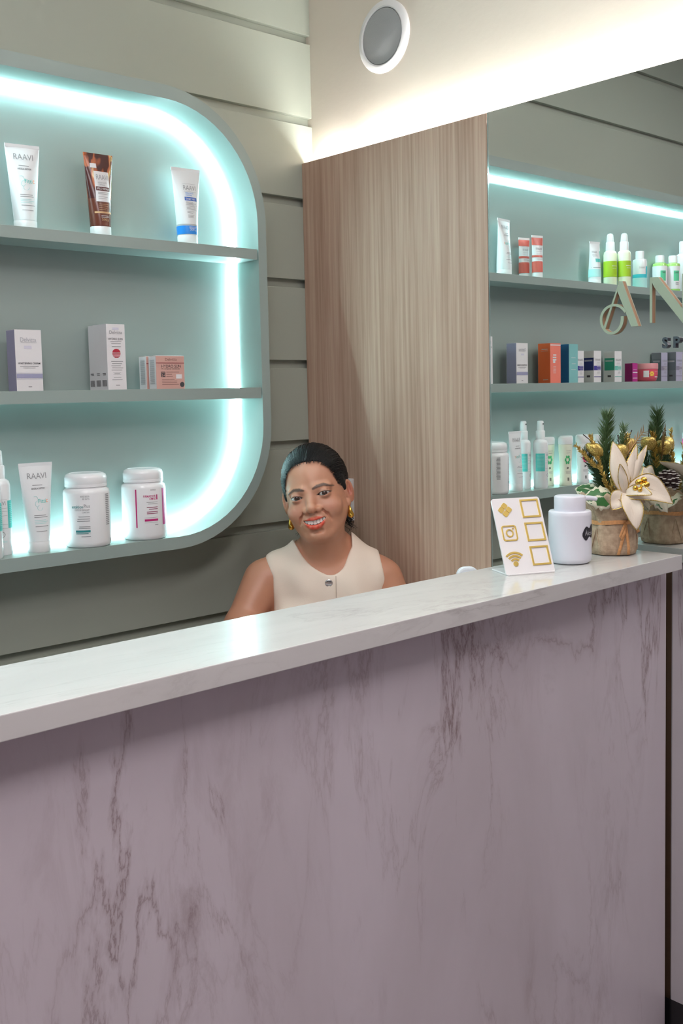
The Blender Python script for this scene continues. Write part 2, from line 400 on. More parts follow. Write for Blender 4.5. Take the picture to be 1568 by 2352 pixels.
# ================================================================== reception counter
ct = thing('reception_counter', 'reception counter with pale marble ledge and lilac marble front', 'counter', (-1.4, -1.05, 0))
CXL = -2.75
YFP = -1.094; XFE = float(onp(1528, 1700, 1, YFP)[0])
MB().box(CXL + 1.4, XCE + 1.4, YCF + 1.05, YCB + 1.05, ZCB, ZC).build('ledge', MART, ct, bevel=0.0012)
MB().box(CXL + 1.4, XFE + 1.4, YFP + 1.05, YFP + 0.002 + 1.05, 0.0, ZCB).build('marble_front', MARF, ct)
MB().box(CXL + 1.4, XFE - 0.0005 + 1.4, YFP + 0.002 + 1.05, YFP + 0.020 + 1.05, 0.0, ZCB).build('front_board', BROWN, ct)
MB().box(CXL + 1.4, -0.075 + 1.4, -1.0 + 1.05, -0.985 + 1.05, 0.0, ZCB).build('inner_board', BROWN, ct)
MB().box(-0.095 + 1.4, -0.075 + 1.4, YFP + 0.020 + 1.05, -1.0 + 1.05, 0.0, ZCB).build('end_board', mat('dark_board', (0.07, 0.06, 0.055), 0.6), ct)
dk = thing('work_desk', 'low white work desk behind the reception counter', 'desk', (-1.4, -0.75, 0))
MB().box(CXL + 1.4, -0.07 + 1.4, -0.984 + 0.75, -0.52 + 0.75, 0.70, 0.725).build('desk_top', WPL, dk, bevel=0.002)
for x in (CXL + 0.02, -0.11): MB().box(x + 1.4, x + 0.03 + 1.4, -0.96 + 0.75, -0.55 + 0.75, 0, 0.70).build('leg_panel', WPL, dk)
# rounded white device peeking over the ledge
q0 = onp(1048.5, 1303, 1, -0.72)
dv = thing('desk_display', 'white rounded device whose top peeks above the ledge before the oak panel', 'device', (q0[0] + 0.04, -0.72 - 0.03, 0.725), math.radians(-36))
pl = rrect(-0.05, -0.003, 0.0, q0[2] - 0.725, 0.018, 6)
MB().prism(pl, -0.006, 0.012).build('housing', mat('cool_white_plastic', (0.85, 0.88, 0.92), 0.3), dv, bevel=0.004)
MB().box(-0.055, 0.003, -0.03, 0.03, 0.0, 0.008).build('base_plate', WPL, dv)

# letters on the mirror --------------------------------------------------------------
LGREEN = mat('letter_sage', (0.30, 0.36, 0.26), 0.5); LSIDE = mat('letter_mdf', (0.36, 0.20, 0.11), 0.7)
def cpx(a, b):                                  # crop pixel of the letter zoom -> (y, z) on the front face of the letters
    q = onp(1330 + a / 6.588, 500 + b / 6.588, 0, -0.007); return (q[1], q[2])
def stroke(pts, wid):
    """outline polygon of a tapered stroke given (y,z) points"""
    L = []; R = []
    n = len(pts)
    for i in range(n):
        a = Vector(pts[max(i - 1, 0)]); c = Vector(pts[min(i + 1, n - 1)]); t = (c - a).normalized(); nn = Vector((-t.y, t.x)); w = wid[i] / 2
        L.append(Vector(pts[i]) + nn * w); R.append(Vector(pts[i]) - nn * w)
    return L, R
def letter(name, label, polys, strokes=()):
    t = thing(name, label, 'letter', (0, polys[0][0][0], polys[0][0][1]), group='raised letters on the mirror')
    oy, ozz = polys[0][0]
    for nm, m, x0, x1 in (('face', LGREEN, -0.007, -0.0050), ('body', LSIDE, -0.0050, -0.0)):
        b = MB()
        for i, pl in enumerate(polys): b.prism([(y - oy, z - ozz) for y, z in pl], x0 - 0.00025 * i, x1 + (0.0002 * i if nm == 'face' else 0), 'yz')
        for L, R in strokes:
            k = len(L); e = 0.0007; rows = [[(xx, q[0] - oy, q[1] - ozz) for q in S] for S, xx in ((L, x0 - e), (R, x0 - e), (R, x1), (L, x1))]
            b.add(sum(rows, []), [(r * k + i, r * k + i + 1, ((r + 1) % 4) * k + i + 1, ((r + 1) % 4) * k + i) for r in range(4) for i in range(k - 1)] + [(0, k, 2 * k, 3 * k), (k - 1, 4 * k - 1, 3 * k - 1, 2 * k - 1)])
        b.build(nm, m, t)
    return t
def smooth_path(P, w, n=5):
    out = []; ww = []
    for i in range(len(P) - 1):
        p0, p1, p2, p3 = [np.array(P[max(0, min(len(P) - 1, j))]) for j in (i - 1, i, i + 1, i + 2)]
        for k in range(n):
            t = k / n; out.append(tuple(0.5 * (2 * p1 + (p2 - p0) * t + (2 * p0 - 5 * p1 + 4 * p2 - p3) * t * t + (3 * p1 - p0 - 3 * p2 + p3) * t ** 3))); ww.append(w[i] + (w[i + 1] - w[i]) * t)
    return out + [P[-1]], ww + [w[-1]]
sw = [(650, 1490), (648, 1560), (625, 1640), (570, 1715), (490, 1750), (410, 1725), (352, 1650), (330, 1560), (342, 1470), (385, 1395), (450, 1345), (525, 1323), (600, 1338), (660, 1380), (700, 1430)]
letter('raised_letter', 'sage letter A with a curling swash raised on the mirror', [
    [cpx(595, 958), cpx(645, 958), cpx(888, 1638), cpx(782, 1645), cpx(572, 1105)],
    [cpx(600, 975), cpx(588, 1075), cpx(390, 1690), cpx(358, 1680)]],
    [stroke(*smooth_path([cpx(*q) for q in sw], [0.0068, 0.0066, 0.0062, 0.0056, 0.005, 0.005, 0.005, 0.0055, 0.0058, 0.0056, 0.0052, 0.005, 0.005, 0.0052, 0.0052]))])
letter('raised_letter', 'sage letter N with a thick diagonal raised on the mirror', [
    [cpx(1066, 902), cpx(1188, 897), cpx(1600, 1430), cpx(1600, 1600), cpx(1565, 1595), cpx(1130, 1050)],
    [cpx(1066, 902), cpx(1100, 902), cpx(1098, 1590), cpx(1066, 1592)],
    [cpx(1556, 848), cpx(1600, 845), cpx(1600, 1600), cpx(1560, 1550)]])
def small_letter(ch, y0, z0, h, label):
    v, f = text_geo(ch, 0.035)
    xs = [q[0] for q in v]; ys = [q[1] for q in v]; kk = h / (max(ys) - min(ys))
    t = thing('small_letter', label, 'letter', (0, y0, z0), group='small dark letters on the mirror')
    bm = bmesh.new(); vs = [bm.verts.new((-0.006, -(q[0] - min(xs)) * kk, (q[1] - min(ys)) * kk)) for q in v]
    for q in f: bm.faces.new([vs[i] for i in q])
    r = bmesh.ops.extrude_face_region(bm, geom=bm.faces[:])
    bmesh.ops.translate(bm, vec=(0.006, 0, 0), verts=[e for e in r['geom'] if isinstance(e, bmesh.types.BMVert)])
    bmesh.ops.recalc_face_normals(bm, faces=bm.faces)
    me = bpy.data.meshes.new('glyph'); bm.to_mesh(me); bm.free(); me.materials.append(mat('letter_dark', (0.03, 0.032, 0.042), 0.4))
    o = bpy.data.objects.new('glyph', me); COL.objects.link(o); o.parent = t
    return (max(xs) - min(xs)) * kk
yy = cpx(1245, 1980)[0]; zz = cpx(1245, 1980)[1]
small_letter('S', yy, zz, 0.0220, 'small dark letter S on the mirror under the sage A and N')
small_letter('P', cpx(1415, 1975)[0], zz, 0.0220, 'small dark letter P next to the small S on the mirror')
small_letter('A', cpx(1562, 1975)[0], zz, 0.0220, 'small dark letter A after the small P on the mirror')
# ================================================================== products on the shelves
def make_tube(name, label, loc, rot, h, r, w, body, cap, cap_h=0.024, group=None):
    t = thing(name, label, 'tube', loc, math.radians(rot), group)
    cr = 0.007; zb0 = cap_h; zb1 = h - cr
    def ab(z):
        q = min(1, max(0, (z - zb0) / (zb1 - zb0))); a = r + (w / 2 - r) * q; return a, r * (1 - q ** 1.5) + 0.0012
    seg = 32; v = []; f = []; N = 14
    for j in range(N + 1):
        z = zb0 + (zb1 - zb0) * j / N; a, bb = ab(z)
        for i in range(seg): an = 2 * PI * i / seg; v.append((a * math.cos(an), bb * math.sin(an), z))
    for j in range(N):
        for i in range(seg): f.append((j * seg + i, j * seg + (i + 1) % seg, (j + 1) * seg + (i + 1) % seg, (j + 1) * seg + i))
    f.append(tuple(range(seg - 1, -1, -1))); f.append(tuple(N * seg + i for i in range(seg)))
    MB().add(v, f).build('tube_body', body, t, smooth=True, angle=50)
    MB().box(-w / 2, w / 2, -0.0011, 0.0011, zb1, h).build('crimp', body, t)
    MB().lathe([(r * 0.97, 0), (r * 1.03, 0.002), (r * 1.03, cap_h - 0.0015), (r * 1.0, cap_h + 0.0005)], 32).build('cap', cap, t, smooth=True)
    def surf(x, z):
        a, bb = ab(z); q = min(0.995, abs(x) / a); return -bb * math.sqrt(1 - q * q)
    return t, surf
TUBEW = mat('tube_white', (0.78, 0.79, 0.80), 0.32)
def raavi_fittic(loc, rot, label, h=0.186):
    t, s = make_tube('cream_tube', label, loc, rot, h, 0.0235, 0.075, TUBEW, WPL)
    decal_text(t, 'RAAVI', 0.0, h * 0.855, 0.0125, s, GREYINK, 0.042, 0.0)
    decal_text(t, 'ARGILA DETOX', 0.0, h * 0.715, 0.0035, s, INK, 0.03, 0.01)
    decal_text(t, 'Fitti', 0.006, h * 0.575, 0.009, s, AQUA, 0.017)
    decal_text(t, 'c', 0.0175, h * 0.573, 0.0065, s, mat('orange_print', (0.9, 0.25, 0.06), 0.5), 0.004)
    b = MB()
    def arc(cx, cz, r, a0, a1): return [(cx + r * math.cos(math.radians(a0 + (a1 - a0) * i / 10)), s(cx, cz) - 0.0005, cz + r * math.sin(math.radians(a0 + (a1 - a0) * i / 10))) for i in range(11)]
    for cx, cz, r, a0, a1 in ((-0.009, h * 0.60, 0.006, -60, 120), (-0.003, h * 0.545, 0.007, 60, 300), (0.0, h * 0.50, 0.006, 100, 360)): b.tube(arc(cx, cz, r, a0, a1), 0.0004, 4)
    b.build('figure_print', PALEAQUA, t)
    decal_rects(t, [(-0.012, 0.010, h * 0.748, h * 0.755)], s, GREYINK, 'fine_print')
    decal_rects(t, lines(-0.014, 0.016, h * 0.42, 0.004, 2, 0.0014), s, GREYINK, 'fine_print')
    decal_rects(t, lines(-0.014, 0.016, h * 0.365, 0.0035, 3, 0.0010), s, PALEAQUA, 'fine_print')
    decal_rects(t, [(-0.013, 0.016, h * 0.29, h * 0.297), (-0.012, 0.012, h * 0.235, h * 0.241)], s, GREYINK, 'fine_print')
    return t
raavi_fittic((-0.818, -0.0345, Z1), -8, 'white cosmetic tube with RAAVI and Fittic print beside the brown tube')
raavi_fittic((-0.834, -0.060, ZBI), -5, 'white cosmetic tube with RAAVI and Fittic print beside the white jars', 0.194)
# brown tube
m, n, l, b = nmat('brown_leaf_print')
v = mapping(n, l, (26, 26, 9), (0, 0.6, 0)); fz = noise(n, l, v, 1.0, 2, 0.5, 0.8)
sep = n.new('ShaderNodeSeparateXYZ'); tc = n.new('ShaderNodeTexCoord'); l.new(tc.outputs['Object'], sep.inputs[0])
r1 = ramp(n, [(0.40, (0.06, 0.012, 0.010)), (0.47, (0.06, 0.012, 0.010)), (0.50, (0.42, 0.10, 0.035)), (0.57, (0.45, 0.13, 0.05)), (0.60, (0.75, 0.5, 0.22)), (0.66, (0.10, 0.02, 0.012))]); r1.color_ramp.interpolation = 'LINEAR'
l.new(fz, r1.inputs[0])
gz = math_node(n, l, 'GREATER_THAN', sep.outputs[2], 0.085)
mx = n.new('ShaderNodeMix'); mx.data_type = 'RGBA'; l.new(gz, mx.inputs[0]); mx.inputs[6].default_value = (0.13, 0.035, 0.02, 1); l.new(r1.outputs[0], mx.inputs[7])
l.new(mx.outputs[2], b.inputs['Base Color']); b.inputs['Roughness'].default_value = 0.25
BRLEAF = m
t, s = make_tube('cream_tube', 'brown cosmetic tube with a white RAAVI label and white cap', (-0.648, -0.055, Z1), -2, 0.186, 0.0225, 0.071, BRLEAF, WPL)
decal_rects(t, [(-0.016, 0.020, 0.078, 0.146)], s, WCARD, 'paper_label', 0.0004, 14)
decal_rects(t, [(-0.023, -0.008, 0.153, 0.163)], s, WCARD, 'price_sticker', 0.0005)
decal_text(t, 'RAAVI', 0.003, 0.133, 0.0115, s, GREYINK, 0.029, eps=0.001)
decal_text(t, 'HIDRATANTE', 0.002, 0.1205, 0.0034, s, GREYINK, 0.022, eps=0.001)
decal_text(t, 'CORPORAL', -0.0005, 0.1155, 0.0034, s, GREYINK, 0.018, eps=0.001)
decal_rects(t, [(-0.0145, 0.019, 0.1025, 0.1115)], s, mat('maroon_print', (0.09, 0.015, 0.015), 0.4), 'maroon_band', 0.0007, 12)
decal_text(t, 'PELE NEGRA', 0.0025, 0.107, 0.0045, s, WCARD, 0.028, 0.01, eps=0.0012)
decal_rects(t, lines(-0.011, 0.016, 0.099, 0.0032, 2, 0.0011) + lines(-0.011, 0.016, 0.089, 0.0036, 2, 0.0009), s, GREYINK, 'fine_print', 0.0008)
decal_rects(t, lines(-0.011, 0.012, 0.073, 0.0042, 4, 0.0009), s, mat('tan_print', (0.55, 0.32, 0.16), 0.5), 'fine_print')
decal_rects(t, [(-0.020, 0.0205, 0.052, 0.0562)], s, MATS['tan_print'], 'tan_band', 0.0004, 14)
decal_rects(t, lines(-0.008, 0.014, 0.047, 0.003, 2, 0.001), s, WCARD, 'fine_print')
decal_text(t, '200 g', 0.001, 0.0375, 0.006, s, MATS['tan_print'], 0.017)
# diabet tube
BLUE = mat('blue_print', (0.02, 0.24, 0.72), 0.35)
t, s = make_tube('cream_tube', 'white cosmetic tube with bright blue bands and RAAVI print', (-0.414, -0.055, Z1), -4, 0.184, 0.0235, 0.078, TUBEW, WPL)
decal_text(t, 'RAAVI', 0.004, 0.137, 0.0115, s, GREYINK, 0.034)
decal_rects(t, [(-0.014, 0.022, 0.1465, 0.1469), (-0.013, 0.022, 0.1275, 0.1279), (-0.012, 0.021, 0.0945, 0.0949), (-0.011, 0.021, 0.0835, 0.0839)], s, GREYINK, 'rule_lines')
decal_text(t, 'HIDRATANTE', 0.0015, 0.124, 0.0034, s, BLUE, 0.022)
decal_text(t, 'CORPORAL', -0.0005, 0.119, 0.0034, s, BLUE, 0.018)
decal_rects(t, [(-0.0125, 0.021, 0.106, 0.1145)], s, mat('royal_blue_print', (0.03, 0.13, 0.50), 0.4), 'blue_strip', 0.0004, 12)
decal_text(t, 'DIABET NEO', 0.0035, 0.110, 0.0045, s, WCARD, 0.027, 0.01, eps=0.001)
decal_rects(t, lines(-0.010, 0.018, 0.103, 0.003, 3, 0.0011) + lines(-0.010, 0.016, 0.0925, 0.003, 3, 0.0008) + lines(-0.009, 0.012, 0.080, 0.003, 2, 0.0009) + lines(-0.008, 0.010, 0.0715, 0.003, 3, 0.0009), s, GREYINK, 'fine_print')
def wrap(parent, tubeprof, z0, z1, m, name, h, r, w, cap_h, eps=0.0006):
    b = MB(); v = []; f = []; seg = 40; N = 4
    for j in range(N + 1):
        z = z0 + (z1 - z0) * j / N; q = min(1, max(0, (z - cap_h) / (h - 0.007 - cap_h))); a = r + (w / 2 - r) * q + eps; bb = r * (1 - q ** 1.5) + 0.0012 + eps
        for i in range(seg): an = 2 * PI * i / seg; v.append((a * math.cos(an), bb * math.sin(an), z))
    for j in range(N):
        for i in range(seg): f.append((j * seg + i, j * seg + (i + 1) % seg, (j + 1) * seg + (i + 1) % seg, (j + 1) * seg + i))
    b.add(v, f).build(name, m, parent, smooth=True)
wrap(t, None, 0.0265, 0.046, BLUE, 'blue_band', 0.184, 0.0235, 0.078, 0.024)
wrap(t, None, 0.0462, 0.050, mat('grey_band_print', (0.45, 0.46, 0.47), 0.4), 'grey_band', 0.184, 0.0235, 0.078, 0.024)
decal_text(t, '200 g', 0.002, 0.036, 0.0062, s, WCARD, 0.018, eps=0.0014)
decal_rects(t, lines(-0.008, 0.016, 0.0435, 0.0025, 2, 0.001), s, WCARD, 'fine_print', 0.0013)
# coral and teal tubes (seen in the mirror)
CORAL = mat('coral_print', (0.62, 0.13, 0.10), 0.35)
for kk, (x, y, rot, hh) in enumerate(((-0.926, -0.032, 10, 0.136), (-0.944, -0.072, 12, 0.140))):
    t, s = make_tube('hand_cream_tube', ['small coral and white tube, the one set back behind its twin', 'small coral and white tube standing in front of its twin'][kk], (x, y, Z1), rot, hh, 0.0165, 0.047, TUBEW, WPL, 0.018, 'coral tubes on the top shelf')
    for z0, z1 in ((0.020, 0.055), (0.068, 0.075), (0.108, hh - 0.0075)): wrap(t, None, z0, z1, CORAL, 'coral_band', hh, 0.0165, 0.047, 0.018)
    decal_text(t, 'RAAVI', 0.0, 0.096, 0.008, s, GREYINK, 0.024, eps=0.001)
    decal_rects(t, [(-0.012, 0.012, 0.086, 0.0866), (-0.012, 0.012, 0.079, 0.0795), (-0.012, 0.012, 0.062, 0.063)], s, GREYINK, 'fine_print', 0.0008)
t, s = make_tube('cream_tube', 'white tube with teal band and pale aqua foot beside lime bottles', (-1.305, -0.050, Z1), 8, 0.152, 0.0215, 0.052, TUBEW, WPL, 0.02)
wrap(t, None, 0.028, 0.055, PALEAQUA, 'pale_aqua_band', 0.152, 0.0215, 0.052, 0.02)
decal_rects(t, [(-0.024, 0.010, 0.080, 0.092), (-0.025, -0.017, 0.092, 0.120)], s, AQUA, 'teal_block')
decal_text(t, 'RAAVI', 0.010, 0.115, 0.008, s, GREYINK, 0.02)
decal_rects(t, lines(-0.002, 0.02, 0.106, 0.0035, 3, 0.0009) + [(-0.012, 0.022, 0.0595, 0.0615)], s, GREYINK, 'fine_print')

def make_lathe(name, label, cat, loc, rot, prof, body, seg=36, sx=1, sy=1, group=None, part='bottle_body'):
    t = thing(name, label, cat, loc, math.radians(rot), group)
    MB().lathe(prof, seg, sx, sy).build(part, body, t, smooth=True, angle=45)
    zs = [q[1] for q in prof]; rs = [q[0] for q in prof]
    def surf(x, z):
        R = np.interp(z, zs, rs); a = R * sx; bb = R * sy; q = min(0.999, abs(x) / a); return -bb * math.sqrt(1 - q * q)
    return t, surf
def ring(parent, prof, z0, z1, m, name, eps=0.0005, sx=1, sy=1):
    zs = [q[1] for q in prof]; rs = [q[0] for q in prof]
    pr = [(float(np.interp(z0 + (z1 - z0) * i / 3, zs, rs)) + eps, z0 + (z1 - z0) * i / 3) for i in range(4)]
    MB().lathe(pr, 40, sx, sy, caps=False).build(name, m, parent, smooth=True)
# jars
JP = [(0.046, 0), (0.0495, 0.003), (0.0515, 0.012), (0.0515, 0.120), (0.050, 0.1275), (0.045, 0.131), (0.0445, 0.135)]
def jar(label, x, y, rot):
    t, s = make_lathe('cream_jar', label, 'jar', (x, y, ZBI), rot, JP, WGL, 48, part='jar_body')
    MB().lathe([(0.0445, 0.1335), (0.0468, 0.1345), (0.0468, 0.140), (0.0462, 0.1405), (0.0465, 0.141), (0.0465, 0.154), (0.044, 0.161), (0.038, 0.1645), (0.036, 0.1648), (0.0355, 0.1640), (0.01, 0.1640)], 48).build('screw_lid', WGL, t, smooth=True, angle=50)
    return t, s
def cyl_wrap(R):                                   # x in the decal = arc length
    return lambda x, z: -R
def cyl_decal(o, R):
    for v in o.data.vertices:
        a = v.co.x / R; rr = -v.co.y; v.co.x = rr * math.sin(a); v.co.y = -rr * math.cos(a)
    return o
R = 0.0515; sj = cyl_wrap(R)
t, s = jar('white screw-lid jar with teal print beside the white tube', -0.716, -0.0625, -28)
CT = lambda *a, **k: cyl_decal(decal_text(t, *a, **k), R)
CR = lambda *a, **k: cyl_decal(decal_rects(t, *a, **k), R)
CT('extratos', -0.004, 0.1155, 0.0042, sj, GREYINK, 0.019); CT('da terra', -0.002, 0.110, 0.0042, sj, GREYINK, 0.015)
CT('estético', -0.0215, 0.0925, 0.0062, sj, TEALINK, 0.026, 0.008); CT('Plus', -0.0005, 0.094, 0.0075, sj, GREYINK, 0.013)
CT('CREME DE MASSAGEM', -0.0115, 0.0855, 0.0035, sj, GREYINK, 0.033); CT('CORPORAL', -0.003, 0.080, 0.0035, sj, GREYINK, 0.017)
CR(lines(-0.026, 0.0055, 0.071, 0.0048, 3, 0.0014, 0.3, True) + lines(-0.022, 0.0055, 0.049, 0.0036, 2, 0.0014, 0.2, True) + lines(-0.02, 0.0055, 0.027, 0.004, 1, 0.0014, 0.7, True), sj, GREYINK, 'fine_print')
CR([(-0.027, 0.0055, 0.0355, 0.0402)], sj, TEALINK, 'teal_bar')
CR([(-0.027, 0.0055, 0.0317, 0.0321), (-0.0265, 0.001, 0.033, 0.0343)], sj, TEALINK, 'fine_print')
CR(lines(0.046, 0.060, 0.118, 0.0042, 17, 0.0022, 0.15), sj, GREYINK, 'side_print')
t, s = jar('white screw-lid jar with magenta stripes beside the rounded cabinet end', -0.566, -0.0600, -20)
CT('extratos', 0.012, 0.117, 0.0036, sj, GREYINK, 0.013); CT('FIRMADOR', 0.003, 0.1025, 0.0052, sj, MAGENTA, 0.029, 0.006); CT('DMAE', 0.010, 0.0965, 0.0052, sj, MAGENTA, 0.015, 0.006)
CR([(0.0195, 0.0225, 0.094, 0.1055)], sj, MAGENTA, 'code_block')
CR(lines(-0.010, 0.0225, 0.089, 0.004, 2, 0.0009, 0.3, True), sj, GREYINK, 'fine_print'); CR(lines(-0.008, 0.0225, 0.0775, 0.0042, 2, 0.0016, 0.4, True) + lines(-0.008, 0.0225, 0.067, 0.004, 2, 0.0016, 0.2, True), sj, mat('dull_magenta_print', (0.3, 0.05, 0.12), 0.5), 'fine_print')
CR([(-0.010, 0.0225, 0.0445, 0.0495)], sj, MAGENTA, 'magenta_bar'); CR([(-0.010, 0.0215, 0.041, 0.0415), (0.014, 0.0225, 0.0345, 0.036), (-0.010, 0.0215, 0.0525, 0.053)], sj, GREYINK, 'fine_print')
CR([(-0.030, -0.0268, 0.030, 0.119)], sj, MAGENTA, 'magenta_stripe'); CR([(0.0375, 0.050, 0.034, 0.119)], sj, mat('magenta_leaf_print', (0.48, 0.04, 0.22), 0.4, var=0.35, bscale=60), 'magenta_panel')
# spray bottles with clear-capped heads
SP = [(0.0225, 0), (0.0245, 0.004), (0.0245, 0.150), (0.0225, 0.158), (0.0145, 0.164)]
for k, (x, y, rot) in enumerate(((-0.909, -0.036, 0), (-0.949, -0.076, 0))):
    t, s = make_lathe('spray_bottle', ['white fine-mist spray bottle with aqua label nearer the shelf back', 'white fine-mist spray bottle with aqua label nearer the shelf front'][k], 'bottle', (x, y, ZBI), rot, SP, WGL, 36, group='aqua label spray bottles')
    MB().lathe([(0.0145, 0.162), (0.0150, 0.164), (0.0150, 0.190), (0.0135, 0.192), (0.0115, 0.193)], 28).build('collar', WPL, t, smooth=True)
    MB().lathe([(0.0112, 0.192), (0.0115, 0.193), (0.0105, 0.222), (0.009, 0.224), (0.004, 0.225)], 28).build('spray_head', WPL, t, smooth=True)
    MB().lathe([(0.0022, 0.0), (0.0022, 0.002)], 10).build('nozzle', INK, t, loc=(0.0, -0.0105, 0.214)).rotation_euler = (PI / 2, 0, 0)
    sc = cyl_wrap(0.0245)
    cyl_decal(decal_rects(t, [(0.008, 0.040, 0.058, 0.117)], sc, AQUA, 'aqua_panel', 0.0004, 14), 0.0245)
    cyl_decal(decal_rects(t, lines(0.012, 0.036, 0.110, 0.004, 11, 0.0008, 0.1), sc, PALEAQUA, 'fine_print', 0.0008), 0.0245)
    cyl_decal(decal_text(t, 'RAAVI', -0.010, 0.112, 0.0085, sc, GREYINK, 0.026), 0.0245)
    cyl_decal(decal_rects(t, [(-0.030, 0.007, z, z + 0.0005) for z in (0.119, 0.101, 0.094, 0.085, 0.066, 0.058)] + lines(-0.022, -0.002, 0.092, 0.003, 2, 0.0018), sc, GREYINK, 'fine_print'), 0.0245)
    cyl_decal(decal_text(t, '300ml', -0.004, 0.030, 0.0045, sc, PALEAQUA, 0.014), 0.0245)
    b = MB(); b.tube([(-0.006 + 0.0055 * math.cos(a), -0.0249, 0.045 + 0.0055 * math.sin(a)) for a in [2 * PI * i / 16 for i in range(16)]], 0.0005, 4, closed=True); o = b.build('round_mark', GREYINK, t); cyl_decal(o, 0.0245)
# oval care bottles (mirror side of the bottom shelf)
OV = [(0.0240, 0), (0.0255, 0.002), (0.0238, 0.020), (0.0225, 0.050), (0.0240, 0.085), (0.0272, 0.120), (0.0280, 0.138), (0.0278, 0.140)]
GREENF = mat('green_flower_print', (0.05, 0.42, 0.16), 0.5); PINKF = mat('pink_flower_print', (0.75, 0.06, 0.18), 0.5); TEALF = mat('teal_flower_print', (0.1, 0.45, 0.4), 0.5)
def oval(x, y, label, group, fl, body):
    t, s = make_lathe('care_bottle', label, 'bottle', (x, y, ZBI), 10, OV, body, 36, 1.0, 0.65, group)
    MB().lathe([(0.0278, 0.1405), (0.0285, 0.142), (0.0285, 0.158), (0.0265, 0.164), (0.022, 0.1655)], 36, 1.0, 0.66).build('flip_cap', WPL, t, smooth=True)
    if fl:
        b = MB()
        for i in range(6):
            a = 2 * PI * i / 6; cx = 0.004 + 0.0075 * math.cos(a); cz = 0.088 + 0.011 * math.sin(a); b.ball((cx, s(cx, cz) + 0.0002, cz), (0.0045, 0.001, 0.006), 10, 6)
        b.build('flower_print', fl, t)
    decal_text(t, 'e', 0.004, 0.060, 0.007, s, INK, 0.008, 0.02)
    decal_rects(t, lines(-0.010, 0.014, 0.049, 0.0035, 3, 0.0010), s, GREYINK, 'fine_print')
    decal_rects(t, [(-0.008, 0.012, 0.118, 0.1192), (-0.006, 0.010, 0.110, 0.1112)], s, GREYINK, 'fine_print')
    decal_rects(t, [(-0.002 + 0.0016 * i, -0.0012 + 0.0016 * i, 0.016, 0.027) for i in range(5)], s, INK, 'barcode', n=2)
CREAMB = mat('pale_cream_plastic', (0.80, 0.82, 0.66), 0.3)
for x, y in ((-1.045, -0.034), (-1.083, -0.080)): oval(x, y, 'pale cream oval bottle with green flower print, ' + ('rear one of the two' if y > -0.05 else 'front one of the two'), 'green flower bottles', GREENF, CREAMB)
for x, y in ((-1.152, -0.034), (-1.186, -0.080)): oval(x, y, 'white oval bottle with pink flower print, ' + ('rear one of the two' if y > -0.05 else 'front one of the two'), 'pink flower bottles', PINKF, WGL)
for x, y in ((-1.250, -0.034), (-1.285, -0.080)): oval(x, y, 'white oval bottle with teal flower print, ' + ('rear one of the two' if y > -0.05 else 'front one of the two'), 'teal flower bottles', TEALF, WGL)
# white bottles further along
def plain_bottle(x, y, z, h, r, label, band, capm, bz, group=None, seg=32, name='lotion_bottle'):
    pr = [(r * 0.93, 0), (r, 0.003), (r, h * 0.70), (r * 0.9, h * 0.74), (r * 0.45, h * 0.775)]
    t, s = make_lathe(name, label, 'bottle', (x, y, z), 15, pr, WGL, seg, group=group)
    MB().lathe([(r * 0.45, h * 0.765), (r * 0.56, h * 0.775), (r * 0.56, h * 0.97), (r * 0.5, h), (r * 0.2, h * 1.001)], 28).build('cap', capm, t, smooth=True)
    for z0, z1, m in bz: ring(t, pr, z0, z1, m, 'colour_band')
    return t, s
plain_bottle(-1.47, -0.06, ZBI, 0.17, 0.027, 'white round bottle with teal band behind the festive plant', None, WPL, [(0.05, 0.08, AQUA)])
plain_bottle(-1.95, -0.06, ZBI, 0.20, 0.027, 'white round bottle with crimson band far along the lowest shelf', None, WPL, [(0.085, 0.12, MAGENTA)])
# top shelf, mirror side: lime sprays, cyan bottle, green bottles
LIME = mat('lime_print', (0.36, 0.52, 0.03), 0.3); LIMEW = mat('lime_white_plastic', (0.78, 0.82, 0.60), 0.3)
for kk, (x, y) in enumerate(((-1.424, -0.036), (-1.460, -0.071))):
    pr = [(0.0215, 0), (0.0235, 0.004), (0.0235, 0.118), (0.021, 0.126), (0.015, 0.131)]
    t, s = make_lathe('spray_bottle', ['tall lime banded spray bottle right beside the white and teal tube', 'tall lime banded spray bottle right beside the cyan bottle'][kk], 'bottle', (x, y, Z1), 12, pr, LIMEW, 32, group='lime spray bottles on the top shelf')
    ring(t, pr, 0.036, 0.092, LIME, 'lime_band')
    MB().lathe([(0.015, 0.130), (0.0158, 0.131), (0.0150, 0.160), (0.0125, 0.163)], 28).build('collar', WPL, t, smooth=True)
    MB().lathe([(0.0125, 0.162), (0.0128, 0.164), (0.0108, 0.186), (0.008, 0.191), (0.003, 0.192)], 28).build('spray_head', WPL, t, smooth=True)
    decal_rects(t, [(-0.010, 0.012, 0.074, 0.0755), (-0.008, 0.010, 0.066, 0.067)], s, WCARD, 'fine_print', 0.001)
pr = [(0.0235, 0), (0.0255, 0.004), (0.0255, 0.100), (0.0235, 0.108), (0.0135, 0.111)]
t, s = make_lathe('flip_cap_bottle', 'white bottle with cyan panel and flip cap beside lime bottles', 'bottle', (-1.585, -0.058, Z1), 12, pr, WGL, 32)
ring(t, pr, 0.004, 0.040, PALEAQUA, 'pale_band'); ring(t, pr, 0.040, 0.053, mat('cyan_print', (0.05, 0.50, 0.58), 0.4), 'cyan_band')
cyl_decal(decal_rects(t, [(-0.030, -0.004, 0.053, 0.082)], cyl_wrap(0.0255), MATS['cyan_print'], 'cyan_panel', 0.0006, 12), 0.0255)
cyl_decal(decal_text(t, 'RAAVI', 0.012, 0.077, 0.007, cyl_wrap(0.0255), GREYINK, 0.020), 0.0255)
